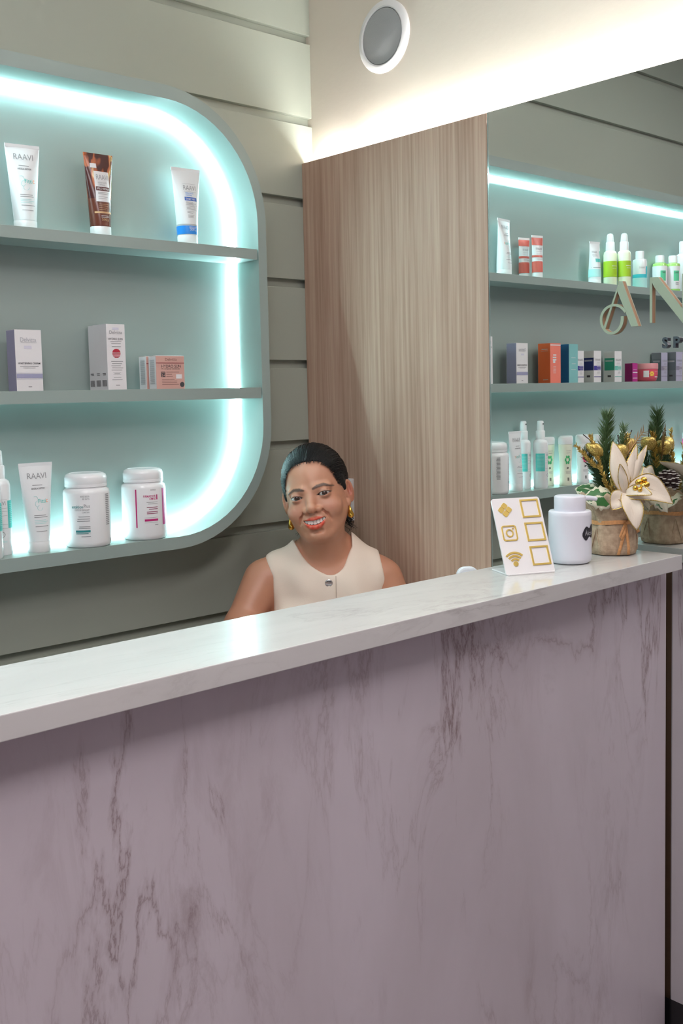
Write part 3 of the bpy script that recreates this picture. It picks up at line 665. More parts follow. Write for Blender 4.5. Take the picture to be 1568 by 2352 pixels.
MB().lathe([(0.0135, 0.110), (0.0155, 0.111), (0.0155, 0.136), (0.0145, 0.139), (0.004, 0.140)], 28).build('flip_cap', WPL, t, smooth=True)
for kk, (x, y) in enumerate(((-1.752, -0.042), (-1.803, -0.068))):
    pr = [(0.0255, 0), (0.027, 0.004), (0.027, 0.098), (0.025, 0.106), (0.014, 0.110)]
    t, s = make_lathe('flip_cap_bottle', ['green bottle with white label and flip cap right beside the cyan bottle', 'green bottle with white label and flip cap right beside the tall plain bottle'][kk], 'bottle', (x, y, Z1), 12, pr, mat('green_liquid', (0.35, 0.62, 0.16), 0.15), 32, group='green label bottles on the top shelf')
    ring(t, pr, 0.010, 0.096, WCARD, 'paper_label', 0.0004)
    cyl_decal(decal_rects(t, [(-0.002, 0.020, 0.040, 0.078)], cyl_wrap(0.027), mat('leaf_green_print', (0.10, 0.50, 0.28), 0.5), 'green_block', 0.0009, 8), 0.027)
    cyl_decal(decal_rects(t, lines(0.0, 0.018, 0.074, 0.004, 2, 0.0015) + lines(0.0, 0.018, 0.034, 0.004, 3, 0.0010), cyl_wrap(0.027), INK, 'fine_print', 0.0012), 0.027)
    MB().lathe([(0.014, 0.109), (0.0165, 0.110), (0.0165, 0.133), (0.0150, 0.137), (0.004, 0.138)], 28).build('flip_cap', WPL, t, smooth=True)
plain_bottle(-1.895, -0.058, Z1, 0.20, 0.026, 'tall plain white bottle at the far end beside green bottles', None, WPL, [])

# cartons ---------------------------------------------------------------------------
def carton(name, label, x, y, z, w, d, h, front, side, top=None, rot=0, group=None):
    """x, y = centre of the base; local front is -y"""
    t = thing(name, label, 'box', (x, y, z), math.radians(rot), group)
    b = MB(); hw, hd = w / 2, d / 2
    v = [(a, c, e) for e in (0, h) for c in (-hd, hd) for a in (-hw, hw)]
    b.add(v, [(0, 1, 5, 4)], 0); b.add(v, [(0, 4, 6, 2), (1, 3, 7, 5), (2, 6, 7, 3)], 1); b.add(v, [(4, 5, 7, 6), (0, 2, 3, 1)], 2)
    b.build('carton', [front, side, top or side], t, bevel=0.0006)
    MB().add([(-hw, -hd, h), (hw, -hd, h), (hw, -hd * 0.2, h + 0.0012), (-hw, -hd * 0.2, h + 0.0012)], [(0, 1, 2, 3)]).build('lid_flap', top or side, t)
    return t, (lambda a, c: -hd), (lambda c: hw)
LAV = mat('lavender_card', (0.33, 0.33, 0.48), 0.5)
def side_rects(t, rects, hw, m, name, sgn=-1, eps=0.0005):     # rects (y0,y1,z0,z1) on the side face
    b = MB()
    for y0, y1, z0, z1 in rects: b.add([(sgn * (hw + eps), y0, z0), (sgn * (hw + eps), y1, z0), (sgn * (hw + eps), y1, z1), (sgn * (hw + eps), y0, z1)], [(0, 1, 2, 3)])
    me = bpy.data.meshes.new(name); me.from_pydata(b.v, [], b.f); me.materials.append(m); o = bpy.data.objects.new(name, me); COL.objects.link(o); o.parent = t
t, s, _ = carton('cream_carton', 'white Delvitta whitening cream box with a lavender band and lavender sides', -0.8472, -0.0615, Z2, 0.060, 0.040, 0.130, WCARD, LAV, WCARD)
decal_text(t, 'Delvitta', 0.0, 0.109, 0.009, s, mat('silver_print', (0.42, 0.42, 0.45), 0.4), 0.036)
decal_rects(t, [(-0.017, 0.019, 0.1025, 0.1029)], s, GREYINK, 'fine_print')
decal_rects(t, [(-0.010, 0.007, 0.090, 0.096)], s, mat('sticker_print', (0.62, 0.60, 0.70), 0.5), 'price_sticker')
decal_text(t, 'WHITENING CREAM', 0.0, 0.059, 0.0042, s, INK, 0.050, 0.012)
decal_rects(t, [(-0.021, 0.021, 0.052, 0.0532), (-0.014, 0.014, 0.0485, 0.0497), (-0.004, 0.004, 0.0085, 0.0105)], s, GREYINK, 'fine_print')
decal_rects(t, [(-0.0295, 0.0295, 0.0275, 0.0365), (-0.0295, 0.0295, 0.0380, 0.0385), (-0.0295, 0.0295, 0.0255, 0.026)], s, LAV, 'lavender_band')
for k in range(3):
    t, s, _ = carton('sun_cream_carton', ['tall white Hydro Sun box with a red striped sun, front of three', 'tall white Hydro Sun box, middle of the row of three', 'tall white Hydro Sun box, rear one of the row of three'][k], -0.6485 + 0.001 * k, -0.0885 + 0.0285 * k, Z2, 0.047, 0.028, 0.146, WCARD, WCARD, WCARD, group='tall white sun cream boxes')
    side_rects(t, [(-0.0085 + 0.0028 * i, -0.0071 + 0.0028 * i, 0.008, 0.022) for i in range(7)] , 0.0235, INK, 'barcode')
    side_rects(t, [(-0.006, 0.008, 0.036, 0.0375), (-0.006, 0.006, 0.033, 0.0342)], 0.0235, INK, 'fine_print')
    if k == 0:
        decal_text(t, 'Delvitta', 0.0, 0.128, 0.0075, s, GREYINK, 0.032); decal_rects(t, [(-0.008, 0.008, 0.1335, 0.1385)], s, MATS['sticker_print'], 'price_sticker')
        decal_text(t, 'HYDRO SUN', -0.001, 0.113, 0.0048, s, INK, 0.036)
        decal_rects(t, [(-0.014, 0.014, 0.1065, 0.1078), (-0.012, 0.012, 0.1025, 0.1037), (-0.011, 0.012, 0.0955, 0.0967)], s, GREYINK, 'fine_print')
        bb_ = MB()
        for i in range(7):
            zt_ = 0.0915 - i * 0.0031; zb_ = zt_ - (0.0030 if i < 2 else 0.0022 - 0.0001 * i); vv_ = []
            for z_ in np.linspace(zb_, zt_, 4): wz_ = math.sqrt(max(1e-8, 0.0105 ** 2 - (z_ - 0.081) ** 2)); vv_ += [(-wz_, s(0, 0) - 0.0005, z_), (wz_, s(0, 0) - 0.0005, z_)]
            bb_.add(vv_, [(2 * j, 2 * j + 1, 2 * j + 3, 2 * j + 2) for j in range(3)])
        o_ = bb_.build('striped_sun', mat('crimson_print', (0.50, 0.025, 0.05), 0.5), t); o_['kind'] = 'stuff'
        decal_rects(t, [(-0.014 + 0.002 * (i % 2), 0.016 - 0.003 * (i % 3), 0.0625 - i * 0.0048, 0.0637 - i * 0.0048) for i in range(5)] + [(-0.009, 0.010, 0.0270, 0.0280), (-0.013, 0.013, 0.0215, 0.0225), (-0.004, 0.006, 0.009, 0.0108)], s, GREYINK, 'fine_print')
        decal_rects(t, [(-0.010, 0.010, 0.0382, 0.0385), (-0.010, 0.010, 0.0335, 0.0338), (-0.007, 0.007, 0.0355, 0.0366)], s, GREYINK, 'boxed_print')
PINKC = mat('pink_card', (0.62, 0.36, 0.31), 0.5)
for k in range(2):
    t, s, _ = carton('compact_carton', ['low pink Hydro Sun box with white sides, front of two', 'low pink Hydro Sun box with white sides, rear of two'][k], -0.503 - 0.004 * k, -0.0800 + 0.035 * k, Z2, 0.078, 0.032, 0.077, PINKC, WCARD, WCARD, group='low pink sun compact boxes')
    side_rects(t, [(-0.010, 0.010, 0.012 + 0.0022 * i, 0.0128 + 0.0022 * i) for i in range(26)], 0.039, GREYINK, 'fine_print')
    decal_rects(t, [(-0.0388, 0.0388, 0.0595, 0.061)], s, mat('maroon_rule', (0.25, 0.04, 0.05), 0.5), 'maroon_rule')
    if k == 0:
        decal_text(t, 'Delvitta', 0.002, 0.069, 0.0065, s, mat('brown_print', (0.25, 0.13, 0.11), 0.5), 0.032)
        decal_text(t, 'HYDRO SUN', 0.002, 0.053, 0.0065, s, INK, 0.053)
        decal_text(t, 'Pó compacto translúcido', 0.001, 0.0465, 0.0034, s, INK, 0.050)
        decal_rects(t, [(-0.026, -0.0145, 0.028, 0.040)], s, INK, 'factor_block'); decal_text(t, 'FPS', -0.020, 0.0373, 0.003, s, PINKC, 0.009, eps=0.001); decal_text(t, '54', -0.020, 0.0315, 0.005, s, PINKC, 0.009, eps=0.001)
        decal_rects(t, [(-0.012, 0.024, 0.0385, 0.0396), (-0.012, 0.004, 0.0335, 0.0345), (-0.012, 0.006, 0.029, 0.0299)] + lines(-0.024, 0.024, 0.0225, 0.0037, 4, 0.001), s, MATS['brown_print'], 'fine_print')
        decal_rects(t, [(0.015, 0.031, 0.024, 0.034)], s, WCARD, 'price_sticker')
        b = MB(); b.prism([(0.0315 + 0.006 * math.cos(2 * PI * i / 20), 0.010 + 0.006 * math.sin(2 * PI * i / 20)) for i in range(20)], s(0, 0) - 0.0006, s(0, 0)); b.build('round_stamp', INK, t)
# mirror side of the middle shelf
ORG = mat('orange_card', (0.72, 0.13, 0.03), 0.4); SALM = mat('salmon_card', (0.82, 0.22, 0.16), 0.4)
t, s, _ = carton('serum_carton', 'bright orange box with salmon front and white stripe', -1.020, -0.062, Z2, 0.058, 0.050, 0.132, SALM, ORG, ORG)
decal_rects(t, [(-0.0285, 0.0285, 0.124, 0.1275)], s, WCARD, 'white_stripe'); decal_rects(t, [(0.002, 0.014, 0.066, 0.075)], s, WCARD, 'white_square'); decal_rects(t, lines(-0.004, 0.016, 0.095, 0.008, 3, 0.0045, 0.2) + lines(-0.002, 0.014, 0.054, 0.004, 6, 0.0010), s, WCARD, 'fine_print')
side_rects(t, [(-0.015, 0.010, 0.112, 0.1135), (-0.015, 0.012, 0.106, 0.107), (-0.016, 0.004, 0.010, 0.0115)], 0.029, PALEAQUA, 'fine_print', 1)
BLU2 = mat('deep_blue_card', (0.01, 0.13, 0.32), 0.35); TEAL2 = mat('sea_green_card', (0.22, 0.50, 0.50), 0.35)
t, s, _ = carton('serum_carton', 'deep blue box with sea green front beside the orange box', -1.128, -0.058, Z2, 0.052, 0.050, 0.131, TEAL2, BLU2, TEAL2)
decal_rects(t, lines(-0.012, 0.014, 0.085, 0.02, 3, 0.0012), s, WCARD, 'fine_print')
NAVY = mat('navy_print', (0.015, 0.03, 0.14), 0.4); VIO = mat('violet_print', (0.06, 0.05, 0.28), 0.4)
GRC = mat('grey_white_card', (0.62, 0.62, 0.60), 0.5)
def raavi_box(x, y, label, group, c1, c2, w=0.045, d=0.046, h=0.110, front=None, side=None):
    t, s, _ = carton('skin_care_carton', label, x, y, Z2, w, d, h, front or WCARD, side or GRC, WCARD, group=group)
    side_rects(t, [(-d / 2 + 0.0005, d / 2 - 0.004, 0.042, 0.086)], w / 2, c1, 'colour_panel', 1)
    side_rects(t, [(-d / 2 + 0.006, d / 2 - 0.008, 0.077, 0.0785), (-d / 2 + 0.006, d / 2 - 0.008, 0.074, 0.0752)], w / 2, WCARD, 'fine_print', 1, 0.0009)
    side_rects(t, [(-0.008, 0.006, 0.018, 0.025)], w / 2, INK, 'barcode', 1)
    decal_rects(t, [(-w / 2 + 0.004, w / 2 - 0.0005, 0.042, 0.058)], s, c2, 'colour_strip'); decal_rects(t, [(-w / 2 + 0.001, w / 2 - 0.001, 0.0185, 0.0205)], s, c2, 'colour_rule')
    decal_text(t, 'RAAVI', -0.001, 0.0785, 0.008, s, GREYINK, w * 0.65)
    decal_rects(t, lines(-w * 0.3, w * 0.25, 0.068, 0.004, 2, 0.001) + lines(-w * 0.3, w * 0.1, 0.038, 0.004, 3, 0.001), s, GREYINK, 'fine_print')
    decal_rects(t, lines(-w * 0.4, w * 0.2, 0.055, 0.005, 3, 0.0012), s, WCARD, 'fine_print', 0.0009)
raavi_box(-1.196, -0.040, 'white and navy skin care box behind the sea green box', 'navy skin care boxes', NAVY, VIO)
raavi_box(-1.272, -0.060, 'white and navy skin care box between blue and green boxes', 'navy skin care boxes', NAVY, VIO)
raavi_box(-1.402, -0.060, 'white skin care box with an emerald green panel', 'navy skin care boxes', mat('emerald_print', (0.03, 0.30, 0.19), 0.4), mat('mint_print', (0.16, 0.50, 0.42), 0.4))
PLUM = mat('plum_card', (0.22, 0.01, 0.10), 0.4)
t, s, _ = carton('small_carton', 'small magenta box beside the pink tub', -1.500, -0.075, Z2, 0.034, 0.032, 0.067, mat('magenta_card', (0.42, 0.03, 0.22), 0.4), PLUM, PLUM)
decal_rects(t, [(-0.016, 0.016, 0.032, 0.035), (-0.016, 0.016, 0.012, 0.014), (-0.010, 0.012, 0.044, 0.0452)], s, WCARD, 'fine_print')
pr = [(0.033, 0), (0.038, 0.003), (0.0425, 0.016), (0.0438, 0.030), (0.0438, 0.046)]
t, s = make_lathe('body_butter_tub', 'round pink tub with paler pink lid and yellow print', 'tub', (-1.620, -0.062, Z2), 25, pr, mat('pink_tub', (0.68, 0.09, 0.14), 0.3), 40, part='tub_body')
MB().lathe([(0.0438, 0.0455), (0.0452, 0.0465), (0.0452, 0.064), (0.044, 0.067), (0.02, 0.0675)], 40).build('tub_lid', mat('pale_pink_lid', (0.66, 0.28, 0.30), 0.35), t, smooth=True)
st = cyl_wrap(0.0438)
cyl_decal(decal_rects(t, [(0.014, 0.034, 0.016, 0.040)], st, WCARD, 'white_print', 0.0006), 0.0438)
b = MB()
for i in range(6): a = PI / 3 * i; b.ball((0.002 + 0.006 * math.cos(a), -0.0440, 0.028 + 0.006 * math.sin(a)), (0.004, 0.0008, 0.004), 8, 5)
cyl_decal(b.build('yellow_flower_print', mat('yellow_print', (0.85, 0.55, 0.08), 0.5), t), 0.0438)
cyl_decal(decal_rects(t, [(-0.030, -0.010, 0.015, 0.018), (-0.030, -0.010, 0.036, 0.0368)], st, WCARD, 'fine_print'), 0.0438)
LIL = mat('lilac_card', (0.44, 0.42, 0.55), 0.5); SLATE = mat('slate_card', (0.17, 0.19, 0.21), 0.5)
raavi_box(-1.762, -0.036, 'slate and lilac skin care box behind the pink tub', 'slate skin care boxes', mat('dark_slate_print', (0.13, 0.15, 0.17), 0.5), mat('grey_violet_print', (0.25, 0.23, 0.30), 0.5), 0.046, 0.042, 0.110, LIL, SLATE)
raavi_box(-1.822, -0.064, 'slate and lilac skin care box beside the yellow box', 'slate skin care boxes', MATS['dark_slate_print'], MATS['grey_violet_print'], 0.050, 0.044, 0.112, LIL, SLATE)
carton('skin_care_carton', 'pale yellow box far along the middle shelf', -1.935, -0.062, Z2, 0.055, 0.045, 0.105, mat('yellow_card', (0.75, 0.66, 0.22), 0.5), mat('pale_yellow_card', (0.72, 0.68, 0.42), 0.5))
# ================================================================== things on the ledge
# gold-icon acrylic stand
q0 = onp(1163, 1323, 2, ZC); q1 = onp(1275, 1314, 2, ZC)
Wd = float(np.hypot(*(q1 - q0)[:2])); ang = math.atan2(q1[1] - q0[1], q1[0] - q0[0])
st = thing('acrylic_stand', 'white leaning acrylic sign with gold icons and frames on the ledge', 'sign', (q0[0], q0[1], ZC), ang)
TH = math.radians(25); LN = 0.1435
def pl(x, n, s): return (x, s * math.sin(TH) - n * math.cos(TH), s * math.cos(TH) + n * math.sin(TH))
def plate_prism(polys, n0, n1, name, m, parent, bevel=0):
    b = MB()
    for poly in polys:
        k = len(poly); v = [pl(u * Wd, n0, LN * (1 - w)) for u, w in poly] + [pl(u * Wd, n1, LN * (1 - w)) for u, w in poly]
        b.add(v, [tuple(range(k)), tuple(range(2 * k - 1, k - 1, -1))] + [(i, k + i, k + (i + 1) % k, (i + 1) % k) for i in range(k)])
    return b.build(name, m, parent, bevel=bevel)
ASP = Wd / LN
def rr_uv(u0, u1, v0, v1, r, n=5): return [(a, c) for a, c in [(x, y / 1.0) for x, y in rrect(u0, u1, v0, v1, r, n)]]
def scale_r(u0, u1, v0, v1, r):                       # rounded rectangle with equal metric radii
    return [(a / Wd, c / LN) for a, c in rrect(u0 * Wd, u1 * Wd, v0 * LN, v1 * LN, r, 6)]
ACR = mat('white_acrylic', (0.80, 0.78, 0.78), 0.12)
plate_prism([scale_r(0, 1, 0, 1, 0.005)], -0.003, 0.0, 'plate', ACR, st)
MB().box(0.002, Wd - 0.002, -0.002, 0.065, 0.0, 0.0028).build('foot', ACR, st, bevel=0.001)
def framev(u0, u1, v0, v1, wd):
    a, c = wd / Wd, wd / LN
    return [[(u0, v0), (u1, v0), (u1, v0 + c), (u0, v0 + c)], [(u0, v1 - c), (u1, v1 - c), (u1, v1), (u0, v1)], [(u0, v0 + c), (u0 + a, v0 + c), (u0 + a, v1 - c), (u0, v1 - c)], [(u1 - a, v0 + c), (u1, v0 + c), (u1, v1 - c), (u1 - a, v1 - c)]]
for v0, v1 in ((0.030, 0.272), (0.338, 0.582), (0.648, 0.895)):
    plate_prism(framev(0.575, 0.955, v0, v1, 0.0032), 0.0, 0.0016, 'gold_frame', GOLDP, st)
# four-leaf diamond
ps = []
cu, cv = 0.238 * Wd, 0.155 * LN
for dx, dy in ((0, -1), (1, 0), (0, 1), (-1, 0)):
    c0 = (cu + dx * 0.0075, cv + dy * 0.0075)
    sq = rrect(-0.0048, 0.0048, -0.0048, 0.0048, 0.0020, 3)
    ps.append([((c0[0] + (x - z) * 0.707) / Wd, (c0[1] + (x + z) * 0.707) / LN) for x, z in sq])
plate_prism(ps, 0.0, 0.0016, 'clover_icon', GOLDP, st)
def ring_uv(outer, inner):
    k = len(outer); return [[outer[i], outer[(i + 1) % k], inner[(i + 1) % k], inner[i]] for i in range(k)]
iu, iv = 0.236 * Wd, 0.461 * LN
o_ = [(a / Wd, c / LN) for a, c in rrect(iu - 0.0145, iu + 0.0145, iv - 0.0145, iv + 0.0145, 0.005, 5)]
i_ = [(a / Wd, c / LN) for a, c in rrect(iu - 0.0122, iu + 0.0122, iv - 0.0122, iv + 0.0122, 0.0036, 5)]
def circ(cx, cy, r, n=24): return [((cx + r * math.cos(2 * PI * i / n)) / Wd, (cy + r * math.sin(2 * PI * i / n)) / LN) for i in range(n)]
plate_prism(ring_uv(o_, i_) + ring_uv(circ(iu, iv, 0.0075), circ(iu, iv, 0.0053)) + [circ(iu + 0.0083, iv - 0.0083, 0.0016, 10)], 0.0, 0.0016, 'camera_icon', GOLDP, st)
wu, wv = 0.235 * Wd, 0.885 * LN
ps = [circ(wu, wv - 0.004, 0.0048, 18)]
for r in (0.0105, 0.0165, 0.0225):
    aa = [math.radians(-90 - 44 + 88 * i / 12) for i in range(13)]
    oo = [((wu + (r + 0.0017) * math.cos(a)) / Wd, (wv - 0.002 + (r + 0.0017) * math.sin(a)) / LN) for a in aa]; ii = [((wu + (r - 0.0017) * math.cos(a)) / Wd, (wv - 0.002 + (r - 0.0017) * math.sin(a)) / LN) for a in aa]
    ps += [[oo[i], oo[i + 1], ii[i + 1], ii[i]] for i in range(12)]
plate_prism(ps, 0.0, 0.0016, 'wifi_icon', GOLDP, st)

# soap dispenser
FH = np.array([0.6747, 0.7381])
q = onp(1319, 1299, 2, ZC); dc = q[:2] + FH * 0.037
ds = thing('pump_dispenser', 'white round pump dispenser with a black label on the ledge', 'dispenser', (dc[0], dc[1], ZC), math.radians(-42.5))
LWH = mat('satin_white', (0.72, 0.72, 0.78), 0.35)
DP = [(0.028, 0), (0.033, 0.001), (0.0375, 0.004), (0.0392, 0.010), (0.0396, 0.020), (0.0396, 0.090), (0.0392, 0.0965), (0.0375, 0.0985), (0.031, 0.0988)]
MB().lathe(DP, 48).build('bottle_body', LWH, ds, smooth=True, angle=50)
MB().lathe([(0.0288, 0.0975), (0.0290, 0.0985), (0.0290, 0.1235), (0.0278, 0.1258), (0.0255, 0.1266), (0.01, 0.1270)], 48).build('pump_head', LWH, ds, smooth=True, angle=50)
sp_ = MB().tube([(0.022, 0.004, 0.1205), (0.038, 0.006, 0.1200), (0.048, 0.007, 0.1185), (0.0520, 0.0075, 0.1172)], [0.0052, 0.0048, 0.0042, 0.0036], 14)
sp_.build('spout', LWH, ds, smooth=True, angle=60)
sd = cyl_wrap(0.0396)
def lobe(t): return 0.0035 * math.cos(2 * PI * t * 2)
lab = MB(); vv = []; NL = 28
for i in range(NL + 1):
    u_ = -1 + 2 * i / NL; x = 0.0185 * u_; zt = 0.0105 + 0.0024 * math.cos(PI * 2 * u_ + PI) - 0.0060 * abs(u_) ** 8
    vv += [(0.0335 + x, -0.0401, 0.0600 + x * 0.18 - zt), (0.0335 + x, -0.0401, 0.0600 + x * 0.18 + zt)]
lab.add(vv, [(2 * i, 2 * i + 2, 2 * i + 3, 2 * i + 1) for i in range(NL)])
cyl_decal(lab.build('black_label', mat('chalkboard_label', (0.02, 0.018, 0.025), 0.5), ds), 0.0396)
cyl_decal(decal_text(ds, 'Álcool', 0.0335, 0.0600, 0.0105, sd, mat('chalk_print', (0.5, 0.5, 0.52), 0.6), 0.026, eps=0.0009), 0.0396)

# festive plant in burlap
pt = thing('festive_plant', 'artificial poinsettia and pine arrangement in a burlap wrapped pot', 'plant', (-0.097, -1.026, ZC), math.radians(-42.5)); pt.scale = (1.05, 1.05, 1.05)
BUR = burlap('burlap', (0.33, 0.225, 0.145), (0.60, 0.45, 0.31))
seg = 72; prof = [(0.036, 0.0), (0.043, 0.002), (0.0455, 0.012), (0.0435, 0.030), (0.0405, 0.048), (0.0392, 0.060), (0.0415, 0.070), (0.046, 0.082), (0.052, 0.094), (0.0575, 0.104), (0.0585, 0.109)]
v = []; f = []
for j, (r, z) in enumerate(prof):
    for i in range(seg):
        a = 2 * PI * i / seg; q = max(0, (z - 0.055) / 0.054)
        fold = 0.0010 * math.sin(5 * a + 0.7) + 0.0008 * math.sin(11 * a + 1.3 + 30 * z)
        ruf = q * (0.0045 * math.sin(7 * a + 0.4) + 0.003 * math.sin(13 * a + 2.0))
        rr = r + fold + ruf; zz = z + q * q * (0.006 * math.sin(6 * a + 1.1) + 0.004 * math.sin(15 * a)) * (1 if j > 7 else 0.3)
        v.append((rr * math.cos(a), rr * math.sin(a), max(0, zz)))
for j in range(len(prof) - 1):
    for i in range(seg): f.append((j * seg + i, j * seg + (i + 1) % seg, (j + 1) * seg + (i + 1) % seg, (j + 1) * seg + i))
f.append(tuple(range(seg - 1, -1, -1)))
wr = MB().add(v, f).build('burlap_wrap', BUR, pt, smooth=True, angle=80)
sm = wr.modifiers.new('thick', 'SOLIDIFY'); sm.thickness = 0.0018; sm.offset = -1
# triangular folds of the wrap
for a0 in (-150, -20, 60, 130):
    a = math.radians(a0)
    def cp(da, z, e=0.0015):
        rr = float(np.interp(z, [p[1] for p in prof], [p[0] for p in prof])) + e; return (rr * math.cos(a + da), rr * math.sin(a + da), z)
    fold = MB()
    fold.tube([cp(-0.20, 0.010), cp(-0.10, 0.030), cp(0.02, 0.050)], [0.0006, 0.0014, 0.0008], 6)
    fold.tube([cp(0.28, 0.008), cp(0.16, 0.030), cp(0.02, 0.050)], [0.0006, 0.0014, 0.0008], 6)
    fold.build('wrap_fold', BUR, pt, smooth=True)
MB().lathe([(0.030, 0.09), (0.044, 0.092), (0.030, 0.098), (0.005, 0.100)], 24).build('moss_filling', mat('moss', (0.10, 0.09, 0.04), 0.95, bump=1.0, bscale=180), pt, smooth=True)
RAF = mat('orange_raffia', (0.68, 0.33, 0.13), 0.6, var=0.35, bscale=250)
b = MB(); v = []; f = []
for j, z in enumerate((0.058, 0.0655)):
    for i in range(48): a = 2 * PI * i / 48; rr = 0.0418 + 0.0006 * math.sin(9 * a) ; v.append((rr * math.cos(a), rr * math.sin(a), z + 0.0012 * math.sin(3 * a)))
for i in range(48): f.append((i, (i + 1) % 48, 48 + (i + 1) % 48, 48 + i))
b.add(v, f).build('ribbon_band', RAF, pt, smooth=True)
def strip(pts, w, name, m, up=(0, -1, 0)):
    b = MB(); v = []; n = len(pts)
    for i, p in enumerate(pts):
        t = (Vector(pts[min(i + 1, n - 1)]) - Vector(pts[max(i - 1, 0)])).normalized(); sd_ = t.cross(Vector(up)).normalized() * (w / 2)
        v += [Vector(p) - sd_, Vector(p) + sd_]
    b.add(v, [(2 * i, 2 * i + 1, 2 * i + 3, 2 * i + 2) for i in range(n - 1)])
    o = b.build(name, m, pt, smooth=True); md = o.modifiers.new('thick', 'SOLIDIFY'); md.thickness = 0.0006; return o
K = (0.013, -0.0415, 0.060)
strip([K, (0.008, -0.0475, 0.040), (0.002, -0.0485, 0.018), (-0.002, -0.0475, 0.003)], 0.0055, 'ribbon_tail', RAF)
strip([K, (0.015, -0.0465, 0.036), (0.0175, -0.0465, 0.016), (0.0175, -0.0455, 0.003)], 0.0050, 'ribbon_tail', RAF)
strip([K, (0.006, -0.050, 0.052), (0.001, -0.050, 0.038), (0.003, -0.050, 0.032), (0.009, -0.050, 0.044), K], 0.0045, 'ribbon_loop', RAF)
strip([K, (0.026, -0.042, 0.066), (0.034, -0.034, 0.055), (0.041, -0.028, 0.042)], 0.0058, 'ribbon_tail', RAF)
strip([K, (0.028, -0.040, 0.072), (0.042, -0.030, 0.078), (0.045, -0.026, 0.074)], 0.0035, 'ribbon_loop', RAF)
# petals
PET = mat('pearl_fabric', (0.78, 0.69, 0.57), 0.65, var=0.12, bscale=1400, bump=0.25); GEDGE = glitter('gold_glitter', (0.62, 0.40, 0.10), 0.35, 0.7, 1500)
def petal(base, tip, w, bend, side, name='petal', m=PET, edge=True, jag=0.0, rim=None):
    base = Vector(base); tip = Vector(tip); ax = tip - base; L = ax.length; ax.normalize(); bend = Vector(bend)
    sd_ = Vector(side) - ax * Vector(side).dot(ax); sd_.normalize(); N, Mm = 12, 6; v = []; f = []; outl = []; outr = []
    for j in range(N + 1):
        t = j / N; c = base + ax * L * t + bend * (4 * t * (1 - t)) * L; ww = w / 2 * (math.sin(PI * min(1, (0.06 + 0.94 * t)) ** 0.85) ** 0.8) + 0.0006
        if jag: ww *= 1 + jag * math.cos(t * 5 * 2 * PI)
        nrm = ax.cross(sd_)
        for i in range(Mm + 1):
            q = -1 + 2 * i / Mm; p = c + sd_ * ww * q + nrm * (abs(q) ** 1.5) * ww * 0.28 + nrm * 0.0012 * math.sin(9 * t + 3 * q); v.append(p)
            if i == 0: outl.append(p)
            if i == Mm: outr.append(p)
    for j in range(N):
        for i in range(Mm): a = j * (Mm + 1) + i; f.append((a, a + 1, a + Mm + 2, a + Mm + 1))
    o = MB().add(v, f).build(name, m, pt, smooth=True, angle=80); md = o.modifiers.new('thick', 'SOLIDIFY'); md.thickness = 0.0006
    if rim:
        vi = []
        for j in range(1, N):
            row = v[j * (Mm + 1):(j + 1) * (Mm + 1)]; cc = row[Mm // 2]
            k_ = 0.74 + 0.12 * math.sin(j * 2.3)
            nrm = ax.cross(sd_)
            vi += [cc + (p - cc) * k_ - nrm * 0.0009 for p in (row[0], row[2], row[4], row[6])]
        MB().add(vi, [(4 * j + i, 4 * j + i + 1, 4 * j + i + 5, 4 * j + i + 4) for j in range(N - 2) for i in range(3)]).build('green_centre', rim, o, smooth=True)
    if edge: MB().tube(outl + outr[::-1], 0.0008, 5).build('gold_edge', GEDGE, o)
    MB().tube([base + ax * L * t + bend * (4 * t * (1 - t)) * L - ax.cross(sd_) * 0.0005 for t in [i / 8 * 0.9 for i in range(9)]], [0.0006 * (1 - i / 10) for i in range(9)], 4).build('midrib', m, o)
    return o
c0 = (0.010, -0.050, 0.118)
petal(c0, (-0.010, -0.040, 0.211), 0.036, (0, -0.10, 0), (1, 0.2, 0))
petal(c0, (0.036, -0.030, 0.204), 0.024, (0, -0.06, 0), (1, 0.4, 0))
petal(c0, (0.058, -0.018, 0.202), 0.022, (0, -0.05, 0), (1, 0.5, 0))
petal(c0, (0.097, -0.050, 0.097), 0.050, (0, -0.05, 0.20), (0, 0.4, 1))
petal(c0, (0.024, -0.078, 0.053), 0.036, (0, -0.14, 0.04), (1, 0.1, 0))
petal(c0, (-0.018, -0.066, 0.090), 0.032, (-0.08, -0.05, 0.05), (1, -0.2, -1))
petal(c0, (0.047, -0.088, 0.118), 0.020, (0, -0.05, 0.12), (0, 0.5, 1))
petal(c0, (-0.004, -0.066, 0.172), 0.016, (0, -0.06, 0), (1, 0, 0))
petal(c0, (0.050, 0.020, 0.165), 0.034, (0.1, 0, 0.05), (0, 1, 0.3))
petal((0.03, 0.02, 0.115), (0.085, 0.055, 0.150), 0.036, (0.1, 0, 0.1), (0, 0.5, 1))
petal((0.03, 0.02, 0.115), (0.080, 0.060, 0.070), 0.034, (0.15, 0, 0.1), (0, 1, 0.2))
HOLW = mat('variegated_cream_leaf', (0.68, 0.66, 0.50), 0.5); HOLG = mat('holly_green', (0.03, 0.14, 0.03), 0.4, var=0.3, bscale=120)
petal((-0.010, -0.045, 0.105), (-0.064, -0.040, 0.108), 0.045, (0, -0.05, 0.10), (0, 0.5, 1), 'holly_leaf', HOLW, False, 0.14, HOLG)
petal((0.045, -0.030, 0.120), (0.094, -0.030, 0.078), 0.048, (0.05, -0.04, 0.12), (0.6, 0.5, 0.8), 'holly_leaf', HOLW, False, 0.14, HOLG)
petal((0.030, 0.0, 0.112), (0.070, 0.010, 0.075), 0.046, (0.1, 0.0, 0.05), (0, 1, 0.2), 'holly_leaf', HOLW, False, 0.14, HOLG)
